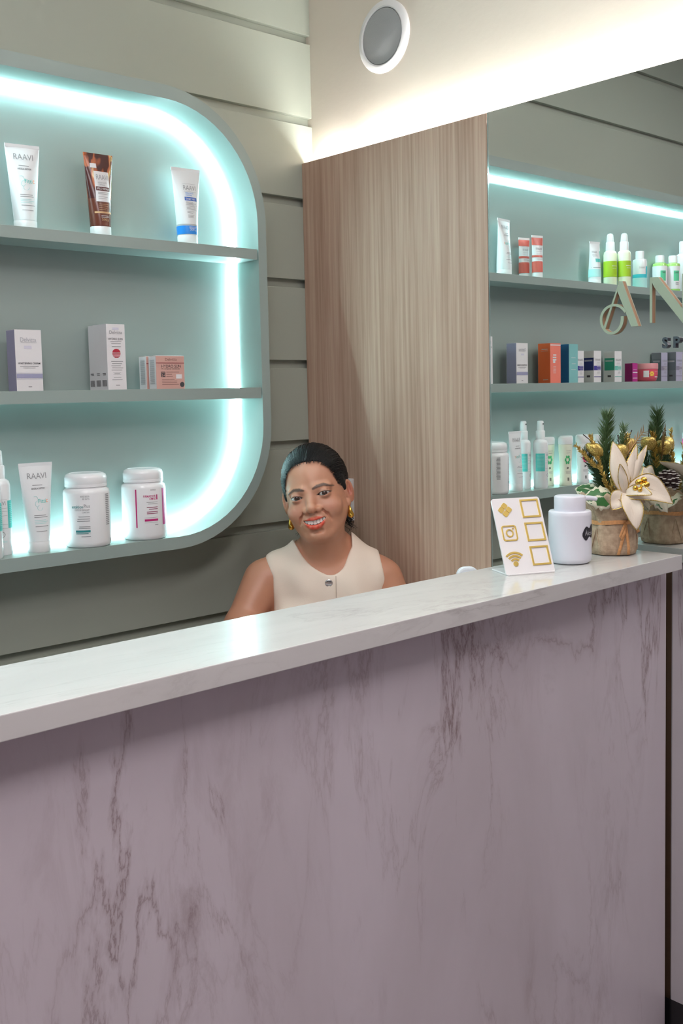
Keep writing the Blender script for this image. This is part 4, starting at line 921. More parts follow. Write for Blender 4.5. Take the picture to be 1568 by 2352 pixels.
petal((-0.02, 0.02, 0.11), (-0.06, 0.045, 0.118), 0.042, (0, 0, 0.1), (0.3, 0.6, 0.6), 'holly_leaf', HOLW, False, 0.14, HOLG)
# pine sprigs
def sprig(a, c, ln, k, name, m, thick=0.00055, spread=0.75, seed=1, flat=False):
    rnd = random.Random(seed); a = Vector(a); c = Vector(c); ax = (c - a).normalized(); b = MB()
    u = ax.cross(Vector((0.3, 1, 0.1))).normalized(); w = ax.cross(u)
    for i in range(k):
        t = (i + rnd.random()) / k; p = a + (c - a) * t; an = rnd.random() * 2 * PI if not flat else (0 if i % 2 else PI) + rnd.uniform(-0.3, 0.3)
        d = (ax * rnd.uniform(0.55, 1.0) + (u * math.cos(an) + w * math.sin(an)) * spread).normalized() * ln * rnd.uniform(0.75, 1.1) * (1.0 - 0.35 * t)
        s1 = d.cross(ax).normalized() * thick; s2 = d.cross(s1).normalized() * thick
        mid = p + d * 0.55 + ax * ln * 0.05; e = p + d + ax * ln * 0.15
        b.add([p + s1, p - s1 * 0.5 + s2, p - s1 * 0.5 - s2, mid + s1, mid - s1 * 0.5 + s2, mid - s1 * 0.5 - s2, e], [(0, 1, 4, 3), (1, 2, 5, 4), (2, 0, 3, 5), (3, 4, 6), (4, 5, 6), (5, 3, 6)])
    b.tube([a, a + (c - a) * 0.5, c], [0.0016, 0.0013, 0.0006], 6)
    o = b.build(name, m, pt); o['kind'] = 'stuff'; return o
PINE = mat('pine_green', (0.085, 0.15, 0.055), 0.45, var=0.35, bscale=300); PINED = mat('pine_dark_green', (0.04, 0.085, 0.035), 0.45, var=0.4, bscale=300)
sprig((-0.012, 0.012, 0.10), (-0.006, 0.014, 0.258), 0.032, 700, 'pine_sprig', PINE, 0.0006, 0.8, 3)
sprig((-0.008, -0.012, 0.10), (-0.052, -0.004, 0.192), 0.023, 360, 'pine_sprig', PINED, 0.0006, 0.8, 4)
sprig((-0.008, -0.012, 0.11), (-0.030, -0.010, 0.165), 0.022, 220, 'pine_sprig', PINED, 0.0006, 0.8, 5)
sprig((0.010, 0.016, 0.12), (0.030, 0.030, 0.235), 0.022, 260, 'pine_sprig', PINE, 0.0006, 0.8, 6)
sprig((0.020, 0.020, 0.10), (0.040, 0.050, 0.190), 0.022, 260, 'pine_sprig', PINED, 0.0006, 0.8, 7)
sprig((-0.010, -0.022, 0.11), (-0.046, -0.022, 0.222), 0.011, 170, 'gold_sprig', GEDGE, 0.0011, 0.8, 8)
sprig((-0.030, -0.018, 0.16), (-0.072, -0.016, 0.205), 0.010, 80, 'gold_sprig', GEDGE, 0.0010, 0.8, 9)
sprig((-0.008, -0.028, 0.10), (-0.010, -0.040, 0.175), 0.010, 110, 'gold_sprig', GEDGE, 0.0011, 0.8, 10)
BRF = mat('bronze_frond', (0.30, 0.17, 0.06), 0.4, 0.5)
sprig((0.016, 0.010, 0.165), (0.062, 0.012, 0.228), 0.020, 34, 'bronze_frond', BRF, 0.0007, 0.9, 11, True)
sprig((0.02, 0.020, 0.15), (0.036, 0.030, 0.22), 0.016, 90, 'gold_sprig', GEDGE, 0.001, 0.8, 12)
# gold apples, berries, cone
def apple(c, r, lean):
    t = MB(); pr = [(0.0, -0.80), (0.35, -0.92), (0.72, -0.72), (0.97, -0.15), (1.0, 0.2), (0.85, 0.66), (0.5, 0.86), (0.2, 0.80), (0.0, 0.62)]
    v = []; f = []; sg = 20
    for q, z in pr:
        for i in range(sg): a = 2 * PI * i / sg; v.append((c[0] + r * q * math.cos(a) + lean[0] * r * z * 0.5, c[1] + r * q * math.sin(a), c[2] + r * z))
    for j in range(len(pr) - 1):
        for i in range(sg): f.append((j * sg + i, j * sg + (i + 1) % sg, (j + 1) * sg + (i + 1) % sg, (j + 1) * sg + i))
    o = t.add(v, f).build('gold_apple', GEDGE, pt, smooth=True, angle=80)
    MB().tube([(c[0] + lean[0] * r * 0.3, c[1], c[2] + r * 0.65), (c[0] + lean[0] * r * 0.8, c[1], c[2] + r * 1.3), (c[0] + lean[0] * r * 1.6, c[1], c[2] + r * 1.9)], [0.0009, 0.0008, 0.0011], 6).build('apple_stem', mat('dark_stem', (0.04, 0.02, 0.02), 0.6), o)
apple((-0.036, -0.012, 0.196), 0.0150, (-0.9, 0)); apple((0.014, 0.006, 0.190), 0.0165, (-0.1, 0)); apple((0.040, 0.040, 0.200), 0.015, (0.3, 0))
for i, (x, y, z, r) in enumerate(((0.030, -0.066, 0.138, 0.0065), (0.040, -0.064, 0.142, 0.0060), (0.036, -0.072, 0.132, 0.0062), (0.044, -0.068, 0.134, 0.0055), (0.024, -0.066, 0.128, 0.0050), (0.030, -0.074, 0.126, 0.0045))):
    MB().ball((x, y, z), r, 12, 8).build('gold_berry', GOLD, pt, smooth=True)
b = MB(); cc = Vector((0.050, 0.004, 0.128)); cax = Vector((0.75, 0.15, 0.35)).normalized(); cu_ = cax.cross(Vector((0, 0, 1))).normalized(); cw_ = cax.cross(cu_)
b.ball(cc, 0.013, 12, 8); tips = MB()
for i in range(46):
    t = i / 45; an = i * 2.39996; rad = 0.021 * math.sin(PI * (0.18 + 0.74 * t)); h = -0.020 + 0.040 * t
    dr = cu_ * math.cos(an) + cw_ * math.sin(an); p = cc + cax * h + dr * rad; s1 = dr.cross(cax) * 0.0055
    b.add([cc + cax * (h - 0.003) + dr * 0.006, p - s1 * 0.9, p + dr * 0.002 + cax * 0.002, p + s1 * 0.9, p - cax * 0.002], [(0, 1, 2), (0, 2, 3), (0, 4, 1), (0, 3, 4), (1, 4, 2), (2, 4, 3)])
    tips.ball(p + dr * 0.001, (0.0042, 0.0042, 0.0013), 8, 5)
co = b.build('pine_cone', mat('dark_cone', (0.045, 0.018, 0.018), 0.6), pt); tips.build('snowy_tips', mat('snow_paint', (0.66, 0.60, 0.58), 0.8), co)
# black cable by the mirror
q = onp(1358, 1203, 0, -0.012); q2 = onp(1369, 1242, 0, -0.012)
tag(MB().tube([(-0.012, q[1] + 0.012, q[2] + 0.03), (-0.012, q[1] + 0.004, q[2] + 0.012), (-0.012, q[1], q[2]), (-0.012, (q[1] + q2[1]) / 2 - 0.003, (q[2] + q2[2]) / 2), (-0.012, q2[1], q2[2]), (-0.013, q2[1] - 0.006, 0.95), (-0.02, q2[1] + 0.005, 0.85), (-0.06, q2[1] + 0.02, 0.729), (-0.16, q2[1] + 0.03, 0.7275)], 0.0024, 8).build('power_cable', BLACK, smooth=True), 'thin black cable rising in front of the mirror behind the dispenser', 'cable')
# ================================================================== the woman behind the counter
EYE = onp(710.8, 1140.1, 1, -0.34)
pe = thing('person', 'woman in a sleeveless cream blouse and gold earrings smiling behind the counter', 'person', (EYE[0], EYE[1], 0.0), math.radians(-41.0))
EZ = float(EYE[2])
# local frame: x = to the picture's right, y = away from the camera, z up, origin at eye level
HR = Matrix.Rotation(math.radians(-11.5), 3, 'Y') @ Matrix.Rotation(math.radians(-10.0), 3, 'Z') @ Matrix.Rotation(math.radians(-4.0), 3, 'X')
HRn = np.array(HR)
def hd(p): return tuple(HRn @ np.array(p))                       # head frame -> local
def axis(lo, hi, fine, cf, cc):
    out = [lo]
    while out[-1] < hi:
        x = out[-1]
        d = max(fine[0] - x, x - fine[1], 0); out.append(x + min(cc, cf + d * 0.12))
    return np.array(out, dtype=np.float32)
class Grid:
    def __init__(s, xs, ys, zs): s.xs, s.ys, s.zs = xs, ys, zs; s.d = np.full((len(xs), len(ys), len(zs)), 1.0, dtype=np.float32)
    def blk(s, lo, hi, pad):
        sl = []
        for ax, a, b in zip((s.xs, s.ys, s.zs), lo, hi): sl.append(slice(max(0, np.searchsorted(ax, a - pad) - 2), np.searchsorted(ax, b + pad) + 2))
        return tuple(sl), s.xs[sl[0]][:, None, None], s.ys[sl[1]][None, :, None], s.zs[sl[2]][None, None, :]
    def op(s, fn, lo, hi, k, mode='u', head=False):
        pad = k + 0.015
        if head:
            cs = [hd((a, b, c)) for a in (lo[0], hi[0]) for b in (lo[1], hi[1]) for c in (lo[2], hi[2])]
            lo2 = [min(q[i] for q in cs) for i in range(3)]; hi2 = [max(q[i] for q in cs) for i in range(3)]
            sl, X, Y, Z = s.blk(lo2, hi2, pad); R = HRn
            x = R[0, 0] * X + R[1, 0] * Y + R[2, 0] * Z; y = R[0, 1] * X + R[1, 1] * Y + R[2, 1] * Z; z = R[0, 2] * X + R[1, 2] * Y + R[2, 2] * Z
            v = fn(x, y, z)
        else:
            sl, X, Y, Z = s.blk(lo, hi, pad); v = fn(X, Y, Z)
        d = s.d[sl]
        if mode == 'u':
            h = np.clip(0.5 + 0.5 * (d - v) / k, 0, 1); s.d[sl] = d * (1 - h) + v * h - k * h * (1 - h)
        elif mode == 's':
            h = np.clip(0.5 - 0.5 * (d + v) / k, 0, 1); s.d[sl] = d * (1 - h) - v * h + k * h * (1 - h)
def ell(c, r):
    def fn(x, y, z):
        a, b, e = (x - c[0]), (y - c[1]), (z - c[2])
        k0 = np.sqrt((a / r[0]) ** 2 + (b / r[1]) ** 2 + (e / r[2]) ** 2); k1 = np.sqrt((a / r[0] ** 2) ** 2 + (b / r[1] ** 2) ** 2 + (e / r[2] ** 2) ** 2) + 1e-9
        return k0 * (k0 - 1) / k1
    return fn, [c[i] - r[i] for i in range(3)], [c[i] + r[i] for i in range(3)]
def cap(a, b, ra, rb):
    ba = [b[i] - a[i] for i in range(3)]; bb = sum(q * q for q in ba); m = max(ra, rb)
    def fn(x, y, z):
        t = np.clip(((x - a[0]) * ba[0] + (y - a[1]) * ba[1] + (z - a[2]) * ba[2]) / bb, 0, 1)
        return np.sqrt((x - a[0] - t * ba[0]) ** 2 + (y - a[1] - t * ba[1]) ** 2 + (z - a[2] - t * ba[2]) ** 2) - (ra + (rb - ra) * t)
    return fn, [min(a[i], b[i]) - m for i in range(3)], [max(a[i], b[i]) + m for i in range(3)]
def nets(g):
    d = g.d; s = d < 0; nx, ny, nz = d.shape
    c = np.zeros((nx - 1, ny - 1, nz - 1), dtype=np.int8)
    for i in (0, 1):
        for j in (0, 1):
            for k in (0, 1): c += s[i:nx - 1 + i, j:ny - 1 + j, k:nz - 1 + k]
    cells = np.argwhere((c > 0) & (c < 8)); idx = -np.ones(c.shape, dtype=np.int64); idx[tuple(cells.T)] = np.arange(len(cells))
    acc = np.zeros((len(cells), 3)); cnt = np.zeros(len(cells)); A = (g.xs, g.ys, g.zs)
    for ax in range(3):
        o1, o2 = [q for q in range(3) if q != ax]
        for p in (0, 1):
            for q in (0, 1):
                i0 = cells.copy(); i0[:, o1] += p; i0[:, o2] += q; i1 = i0.copy(); i1[:, ax] += 1
                d0 = d[tuple(i0.T)]; d1 = d[tuple(i1.T)]; m = (d0 < 0) != (d1 < 0); t = np.where(m, d0 / np.where(m, d0 - d1, 1), 0)
                P = np.stack([A[w][i0[:, w]] for w in range(3)], 1).astype(float); P[:, ax] += t * (A[ax][i1[:, ax]] - A[ax][i0[:, ax]])
                acc[m] += P[m]; cnt[m] += 1
    V = acc / cnt[:, None]; F = []
    for ax in range(3):
        o1, o2 = [(1, 2), (2, 0), (0, 1)][ax]
        sa = [slice(None)] * 3; sb = [slice(None)] * 3; sa[ax] = slice(0, -1); sb[ax] = slice(1, None)
        ch = np.argwhere(s[tuple(sa)] != s[tuple(sb)])
        lim = np.array(c.shape); ok = (ch[:, o1] > 0) & (ch[:, o2] > 0) & (ch[:, o1] < lim[o1]) & (ch[:, o2] < lim[o2]); ch = ch[ok]
        flip = ~s[tuple(ch.T)]
        def cell(a, b): q = ch.copy(); q[:, o1] -= a; q[:, o2] -= b; return idx[tuple(q.T)]
        quad = np.stack([cell(1, 1), cell(0, 1), cell(0, 0), cell(1, 0)], 1); quad[flip] = quad[flip][:, ::-1]; F.append(quad)
    return V, np.concatenate(F)
def smooth_mesh(V, F, it, lam=0.5):
    E = np.concatenate([F[:, [0, 1]], F[:, [1, 2]], F[:, [2, 3]], F[:, [3, 0]]]); E = np.concatenate([E, E[:, ::-1]])
    for _ in range(it):
        acc = np.zeros_like(V); cn = np.zeros(len(V)); np.add.at(acc, E[:, 0], V[E[:, 1]]); np.add.at(cn, E[:, 0], 1); V = V + lam * (acc / np.maximum(cn, 1)[:, None] - V)
    return V
def net_obj(g, name, m, parent, it=1, colour=None):
    V, F = nets(g); V = smooth_mesh(V, F, it)
    me = bpy.data.meshes.new(name); W = V.copy(); W[:, 2] += EZ
    me.from_pydata(W.tolist(), [], F.tolist()); me.materials.append(m); me.polygons.foreach_set('use_smooth', [True] * len(me.polygons))
    if colour is not None:
        at = me.color_attributes.new('tint', 'FLOAT_COLOR', 'POINT'); C = colour(V); at.data.foreach_set('color', np.concatenate([C, np.ones((len(C), 1))], 1).astype(np.float32).ravel())
    o = bpy.data.objects.new(name, me); COL.objects.link(o); o.parent = parent
    return o
BX = 0.040                                                     # the body stands to the right of the tilted head
def torso(g, off=0.0, full=True):
    def C(a, b, ra, rb, k=0.03): g.op(*cap((a[0] + BX, *a[1:]), (b[0] + BX, *b[1:]), ra + off, rb + off), k)
    def E(c, r, k=0.03): g.op(*ell((c[0] + BX, *c[1:]), tuple(q + off for q in r)), k)
    C((-0.130, 0.112, -0.206), (0.112, 0.116, -0.206), 0.043, 0.043)
    C((-0.035, 0.115, -0.132), (-0.115, 0.118, -0.190), 0.034, 0.034); C((0.030, 0.118, -0.132), (0.102, 0.120, -0.192), 0.034, 0.034)
    E((-0.005, 0.120, -0.300), (0.148, 0.095, 0.170)); E((-0.005, 0.085, -0.235), (0.115, 0.055, 0.075))
    E((-0.070, 0.045, -0.335), (0.066, 0.060, 0.068)); E((0.062, 0.050, -0.335), (0.066, 0.060, 0.068))
    E((0, 0.120, -0.47), (0.140, 0.115, 0.16)); E((0, 0.105, -0.60), (0.165, 0.12, 0.11))
# ---- body (one continuous surface)
g = Grid(axis(-0.33, 0.33, (-0.085, 0.095), 0.0017, 0.008), axis(-0.48, 0.31, (-0.030, 0.075), 0.0017, 0.008), axis(-EZ - 0.01, 0.135, (-0.115, 0.045), 0.0017, 0.009))
H = dict(head=True)
def hE(c, r, k, mode='u'): g.op(*ell(c, r), k, mode, True)
def hC(a, b, ra, rb, k, mode='u'): g.op(*cap(a, b, ra, rb), k, mode, True)
torso(g)
hE((0, 0.097, 0.032), (0.073, 0.093, 0.082), 0.02)
hE((0, 0.064, -0.034), (0.0655, 0.067, 0.075), 0.03)
for s in (-1, 1):
    hC((s * 0.051, 0.075, -0.045), (s * 0.022, 0.026, -0.090), 0.019, 0.017, 0.02)
    hE((s * 0.039, 0.026, -0.034), (0.026, 0.021, 0.022), 0.018)
hE((0, 0.018, -0.094), (0.024, 0.021, 0.017), 0.014)
hE((0, 0.062, -0.096), (0.042, 0.036, 0.022), 0.02)
hE((0, 0.013, -0.062), (0.034, 0.018, 0.024), 0.014)
for s in (-1, 1): hC((s * 0.014, 0.006, 0.0165), (s * 0.046, 0.019, 0.0165), 0.0065, 0.006, 0.012)
for s in (-1, 1): hE((s * 0.0335, -0.0075, 0.000), (0.0175, 0.0105, 0.0100), 0.008, 's')
hC((0, 0.005, 0.004), (0, -0.0105, -0.026), 0.0075, 0.0100, 0.009)
hE((0, -0.0135, -0.0290), (0.0115, 0.0105, 0.0098), 0.006)
for s in (-1, 1): hE((s * 0.0140, -0.001, -0.0330), (0.0090, 0.0105, 0.0080), 0.005)
for s in (-1, 1): hE((s * 0.0075, -0.0085, -0.0415), (0.0036, 0.0050, 0.0034), 0.002, 's')
# smile folds
for s in (-1, 1): hC((s * 0.0225, 0.0035, -0.036), (s * 0.0310, 0.0070, -0.047), 0.0015, 0.0016, 0.008, 's'); hC((s * 0.0310, 0.0070, -0.047), (s * 0.0375, 0.0110, -0.062), 0.0014, 0.0008, 0.008, 's')
hC((-0.011, 0.0000, -0.0835), (0.011, 0.0000, -0.0835), 0.0030, 0.0030, 0.007, 's')
# lids with almond openings
for s in (-1, 1):
    ec = (s * 0.0335, 0.0125, 0.0)
    hE(ec, (0.0142, 0.0142, 0.0138), 0.0035)
    def almond(x, y, z, s=s):
        u = (x - s * 0.0335); w = z - 0.0006 - 0.06 * (u * s) ; a, bb = 0.0143, 0.0040; Ra = (a * a + bb * bb) / (2 * bb); h0 = Ra - bb
        d2 = np.maximum(np.sqrt(u * u + (w + h0) ** 2), np.sqrt(u * u + (w - h0) ** 2)) - Ra
        return np.maximum(d2, y - 0.012)
    g.op(almond, (s * 0.0335 - 0.016, -0.012, -0.007), (s * 0.0335 + 0.016, 0.012, 0.007), 0.0008, 's', True)
    hC((s * 0.0195, 0.0065, 0.0085), (s * 0.048, 0.0105, 0.0065), 0.0012, 0.0012, 0.003, 's')       # lid crease
# lips
UL = [(-0.0290, 0.0070, -0.0525, 0.0018), (-0.0175, -0.0010, -0.0535, 0.0030), (-0.0060, -0.0055, -0.0530, 0.0036), (0, -0.0058, -0.0540, 0.0034), (0.0060, -0.0055, -0.0530, 0.0036), (0.0175, -0.0010, -0.0535, 0.0030), (0.0290, 0.0070, -0.0525, 0.0018)]
LL = [(-0.0290, 0.0070, -0.0530, 0.0018), (-0.0205, 0.0005, -0.0635, 0.0038), (-0.0100, -0.0042, -0.0710, 0.0052), (0, -0.0052, -0.0728, 0.0056), (0.0100, -0.0042, -0.0710, 0.0052), (0.0205, 0.0005, -0.0635, 0.0038), (0.0290, 0.0070, -0.0530, 0.0018)]
def mouth(x, y, z):
    w = z - 10.5 * x * x
    k0 = np.sqrt((x / 0.0262) ** 2 + ((w + 0.0622) / 0.0054) ** 2); return np.maximum((k0 - 1) * 0.0054, np.abs(y - 0.002) - 0.014)
for P in (UL, LL):
    for a, b in zip(P[:-1], P[1:]): hC(a[:3], b[:3], a[3], b[3], 0.0028)
g.op(mouth, (-0.027, -0.014, -0.073), (0.027, 0.016, -0.052), 0.0012, 's', True)
# ears
for s in (-1, 1):
    def ear(x, y, z, s=s):
        u = (x - s * 0.0780) - s * 0.46 * (y - 0.086); a, b_, e = u / 0.0065, (y - 0.090) / 0.0150, (z + 0.008 + 0.15 * (y - 0.09)) / 0.0285
        k0 = np.sqrt(a * a + b_ * b_ + e * e); return (k0 - 1) * 0.0062
    g.op(ear, (s * 0.0765 - 0.015, 0.066, -0.045), (s * 0.0765 + 0.015, 0.112, 0.024), 0.004, 'u', True)
    hE((s * 0.0815, 0.084, -0.002), (0.0050, 0.0075, 0.0165), 0.002, 's')
    hE((s * 0.0740, 0.080, -0.036), (0.0045, 0.0075, 0.0090), 0.004)
# neck (head frame joins body frame)
n0 = hd((0, 0.078, -0.060))
g.op(*cap(n0, (BX - 0.004, 0.112, -0.175), 0.052, 0.054), 0.018)
g.op(*cap(hd((0, 0.066, -0.104)), (BX - 0.004, 0.092, -0.170), 0.034, 0.040), 0.02)
for s in (-1, 1): g.op(*cap((BX - 0.004 + s * 0.010, 0.060, -0.190), (BX - 0.004 + s * 0.10, 0.085, -0.172), 0.010, 0.012), 0.022)
# arms, forearms and hands resting on the desk
dz = 0.725 - EZ
for s, sh, el, wr_ in ((-1, (-0.158, 0.108, -0.212), (-0.212, 0.050, dz + 0.060), (-0.075, -0.185, dz + 0.034)), (1, (0.138, 0.114, -0.216), (0.175, 0.090, dz + 0.060), (0.080, -0.150, dz + 0.034))):
    sh = (sh[0] + BX, *sh[1:]); el = (el[0] + BX, *el[1:]); wr_ = (wr_[0] + BX, *wr_[1:])
    g.op(*cap(sh, el, 0.050 if s < 0 else 0.045, 0.041), 0.02); g.op(*cap(el, wr_, 0.041, 0.026), 0.02)
    d = Vector((wr_[0] - el[0], wr_[1] - el[1], 0)).normalized(); nrm = Vector((-d.y, d.x, 0)); w0 = Vector(wr_)
    pc = w0 + d * 0.055 + Vector((0, 0, -0.010)); g.op(*cap(tuple(w0), tuple(pc), 0.024, 0.020), 0.015)
    for side in (-1, 1): g.op(*cap(tuple(w0 + d * 0.025 + nrm * side * 0.012), tuple(pc + d * 0.012 + nrm * side * 0.022), 0.015, 0.013), 0.012)
    for i, ln in enumerate((0.062, 0.072, 0.068, 0.052)):
        a = pc + d * 0.015 + nrm * (-0.030 + 0.020 * i) + Vector((0, 0, 0.000)); m_ = a + d * ln * 0.55 + Vector((0, 0, 0.004)); e = m_ + d * ln * 0.45 + Vector((0, 0, -0.012))
        g.op(*cap(tuple(a), tuple(m_), 0.0095, 0.0088), 0.004); g.op(*cap(tuple(m_), tuple(e), 0.0088, 0.0075), 0.003)
    ts = -s; a = w0 + d * 0.02 + nrm * ts * -0.022; m_ = a + d * 0.030 + nrm * ts * -0.022; e = m_ + d * 0.030 + Vector((0, 0, -0.006))
    g.op(*cap(tuple(a), tuple(m_), 0.012, 0.010), 0.008); g.op(*cap(tuple(m_), tuple(e), 0.010, 0.008), 0.003)
# seated legs
for s in (-1, 1):
    kn = (BX + s * 0.11, -0.26, 0.50 - EZ); ft = (BX + s * 0.11, -0.20, 0.07 - EZ)
    g.op(*cap((BX + s * 0.085, 0.10, -0.62), kn, 0.085, 0.058), 0.03); g.op(*cap(kn, ft, 0.055, 0.036), 0.02); g.op(*cap((ft[0], ft[1] + 0.02, 0.035 - EZ), (ft[0], ft[1] - 0.13, 0.030 - EZ), 0.034, 0.028), 0.02)
SKIN = np.array((0.51, 0.24, 0.148))
def dist_poly(p, P):
    best = np.full(len(p), 1.0)
    for a, b in zip(P[:-1], P[1:]):
        A = np.array(a[:3]); B = np.array(b[:3]); ba = B - A; t = np.clip(((p - A) @ ba) / (ba @ ba), 0, 1); r = a[3] + (b[3] - a[3]) * t
        best = np.minimum(best, np.linalg.norm(p - A - t[:, None] * ba, axis=1) - r)
    return best
rs = np.random.RandomState(5)
def skin_colour(V):
    p = V @ HRn; C = np.tile(SKIN, (len(V), 1))
    def mixc(col, f): nonlocal C; f = np.clip(f, 0, 1)[:, None]; C = C * (1 - f) + np.array(col) * f
    x, y, z = p[:, 0], p[:, 1], p[:, 2]; face = (y < 0.06) & (z > -0.12) & (z < 0.1) & (np.abs(x) < 0.08)
    # warm cheeks, darker lids
    for s in (-1, 1):
        mixc((0.53, 0.21, 0.15), 0.45 * np.exp(-(((x - s * 0.042) / 0.018) ** 2 + ((z + 0.032) / 0.014) ** 2)) * face)
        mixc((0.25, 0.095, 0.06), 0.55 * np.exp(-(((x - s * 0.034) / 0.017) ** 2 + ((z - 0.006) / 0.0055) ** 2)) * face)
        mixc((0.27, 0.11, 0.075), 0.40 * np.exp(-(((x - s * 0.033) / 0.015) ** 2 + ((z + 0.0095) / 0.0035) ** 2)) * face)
        # lash line: dark rim of the opening
        u = x - s * 0.0335; w = z - 0.0006 - 0.06 * u * s; a, bb = 0.0143, 0.0040; Ra = (a * a + bb * bb) / (2 * bb); h0 = Ra - bb
        d2 = np.maximum(np.sqrt(u * u + (w + h0) ** 2), np.sqrt(u * u + (w - h0) ** 2)) - Ra
        up = (w > -0.001)
        mixc((0.012, 0.008, 0.008), np.where(up, 1.5, 0.7) * np.clip(1 - np.abs(d2) / np.where(up, 0.0026, 0.0016), 0, 1) * face)
        # brow
        B = [(s * 0.0115, 0, 0.0158, 0.0022), (s * 0.022, 0, 0.0192, 0.0038), (s * 0.036, 0, 0.0208, 0.0034), (s * 0.055, 0, 0.0130, 0.0014)]
        q = p.copy(); q[:, 1] = 0; db = dist_poly(q, B)
        mixc((0.040, 0.022, 0.016), 0.88 * np.clip(0.6 - db / 0.0020 + 0.35 * (rs.rand(len(V)) - 0.5), 0, 1) * face)
    dl = np.minimum(dist_poly(p, UL), dist_poly(p, LL))
    mixc((0.60, 0.060, 0.030), np.clip(1.15 - dl / 0.0012, 0, 1) * face)
    inside = (np.sqrt((x / 0.0262) ** 2 + ((z - 10.5 * x * x + 0.0622) / 0.0056) ** 2) < 1) & (y > -0.001) & (y < 0.03)
    mixc((0.06, 0.012, 0.010), 1.0 * inside)
    for s in (-1, 1): mixc((0.10, 0.03, 0.02), np.clip(1.2 - np.linalg.norm((p - np.array((s * 0.0075, -0.0085, -0.0405))) / 0.0045, axis=1), 0, 1))
    mixc((0.40, 0.10, 0.07), 0.6 * np.clip(1.3 - np.linalg.norm((p - np.array((0.082, 0.088, -0.008))) / np.array((0.012, 0.014, 0.024)), axis=1), 0, 1))  # ear hollow: shade painted into the skin tint so it reads deeper
    # dark trousers below the waist
    low = (V[:, 2] < -0.50) & ~((V[:, 2] < dz + 0.11) & (V[:, 1] < -0.02) & (V[:, 2] > dz - 0.02))
    mixc((0.02, 0.02, 0.025), 1.0 * low)
    return C
m, n, l, b = nmat('skin'); at = n.new('ShaderNodeAttribute'); at.attribute_name = 'tint'; l.new(at.outputs['Color'], b.inputs['Base Color'])
b.inputs['Roughness'].default_value = 0.42; b.inputs['Subsurface Weight'].default_value = 0.12; b.inputs['Subsurface Radius'].default_value = (0.010, 0.004, 0.002); b.inputs['Subsurface Scale'].default_value = 0.4
body = net_obj(g, 'body', m, pe, 1, skin_colour)
# ---- eyes
EYEW = mat('eye_white', (0.42, 0.37, 0.345), 0.15); IRIS = mat('brown_iris', (0.035, 0.016, 0.008), 0.08, coat=0.8); 
for s in (-1, 1):
    c = hd((s * 0.0335, 0.0125, 0.0)); 
    e = MB().ball((0, 0, 0), 0.0126, 28, 18).build('eyeball', EYEW, pe, smooth=True, loc=(c[0], c[1], c[2] + EZ))
    gd = Vector((0.04, -1, 0.10)).normalized(); b = MB(); ax = gd; u = ax.cross(Vector((0, 0, 1))).normalized(); w = ax.cross(u)
    v = [ax * 0.01285]; f = []; R_ = 0.0066
    for j in (1, 2, 3):
        rr = R_ * j / 3
        for i in range(24): a = 2 * PI * i / 24; q = (u * math.cos(a) + w * math.sin(a)) * rr + ax * math.sqrt(max(0, 0.01285 ** 2 - rr * rr)); v.append(q)
    for i in range(24): f.append((0, 1 + i, 1 + (i + 1) % 24))
    for j in range(2):
        for i in range(24): f.append((1 + j * 24 + i, 1 + (j + 1) * 24 + i, 1 + (j + 1) * 24 + (i + 1) % 24, 1 + j * 24 + (i + 1) % 24))
    MB().add(v, f).build('iris', IRIS, e, smooth=True)
# ---- teeth
tb = MB()
for i in range(-4, 5):
    w = (0.0078, 0.0074, 0.0070, 0.0060, 0.005)[abs(i)]; xc = sum((0.0078, 0.0074, 0.0070, 0.0060, 0.005)[k] for k in range(0, abs(i))) * 1.0 * (1 if i > 0 else -1)
    xc = xc - (0.0002 * i); yy = -0.0025 + 10 * xc * xc; top = -0.0550 + 8 * xc * xc; bot = -0.0668 + 11.0 * xc * xc + 0.0004 * (abs(i) % 2)
    o = len(tb.v); P = rrect(xc - w / 2 + 0.0003, xc + w / 2 - 0.0003, bot, top, 0.0016, 3); k = len(P)
    vv = [hd((x, yy + 5 * (x - xc) ** 2 * 10 , z)) for x, z in P] + [hd((x * 1.0, yy + 0.006, z)) for x, z in P]
    tb.add([(q[0], q[1], q[2] + EZ) for q in vv], [tuple(range(k)), tuple(range(2 * k - 1, k - 1, -1))] + [(j, k + j, k + (j + 1) % k, (j + 1) % k) for j in range(k)])
tb.build('teeth', mat('tooth_enamel', (0.86, 0.82, 0.75), 0.2), pe, smooth=True, angle=50)
# ---- hair
gh = Grid(axis(-0.15, 0.15, (-0.15, 0.15), 0.003, 0.003), axis(-0.04, 0.27, (-0.04, 0.27), 0.003, 0.003), axis(-0.16, 0.145, (-0.16, 0.145), 0.003, 0.003))
gh.op(*ell((0, 0.100, 0.034), (0.0775, 0.098, 0.0890)), 0.01, 'u', True)
gh.op(*ell((0, 0.128, -0.030), (0.064, 0.058, 0.066)), 0.02, 'u', True)
gh.op(*ell((0.010, 0.190, -0.035), (0.040, 0.034, 0.038)), 0.012, 'u', True)
for s in (-1, 1): gh.op(*cap((s * 0.066, 0.072, 0.030), (s * 0.0715, 0.078, 0.000), 0.009, 0.0055), 0.01, 'u', True)
def faceopen(x, y, z):
    k = np.sqrt((np.abs(x) / 0.0665) ** 2.6 + (np.abs(z + 0.012) / 0.092) ** 2.6 + 1e-9); d = (k ** (1 / 1.3) - 1) * 0.06
    d = np.where(z < -0.012, (np.abs(x) / 0.0665 - 1) * 0.06, d)
    return np.maximum(d, y - 0.078)
gh.op(faceopen, (-0.07, -0.04, -0.13), (0.07, 0.078, 0.085), 0.006, 's', True)
def undercut(x, y, z): return np.maximum(y - 0.100, z + 0.012)
gh.op(undercut, (-0.1, -0.04, -0.16), (0.1, 0.100, -0.012), 0.006, 's', True)
m, n, l, b = nmat('black_hair'); 
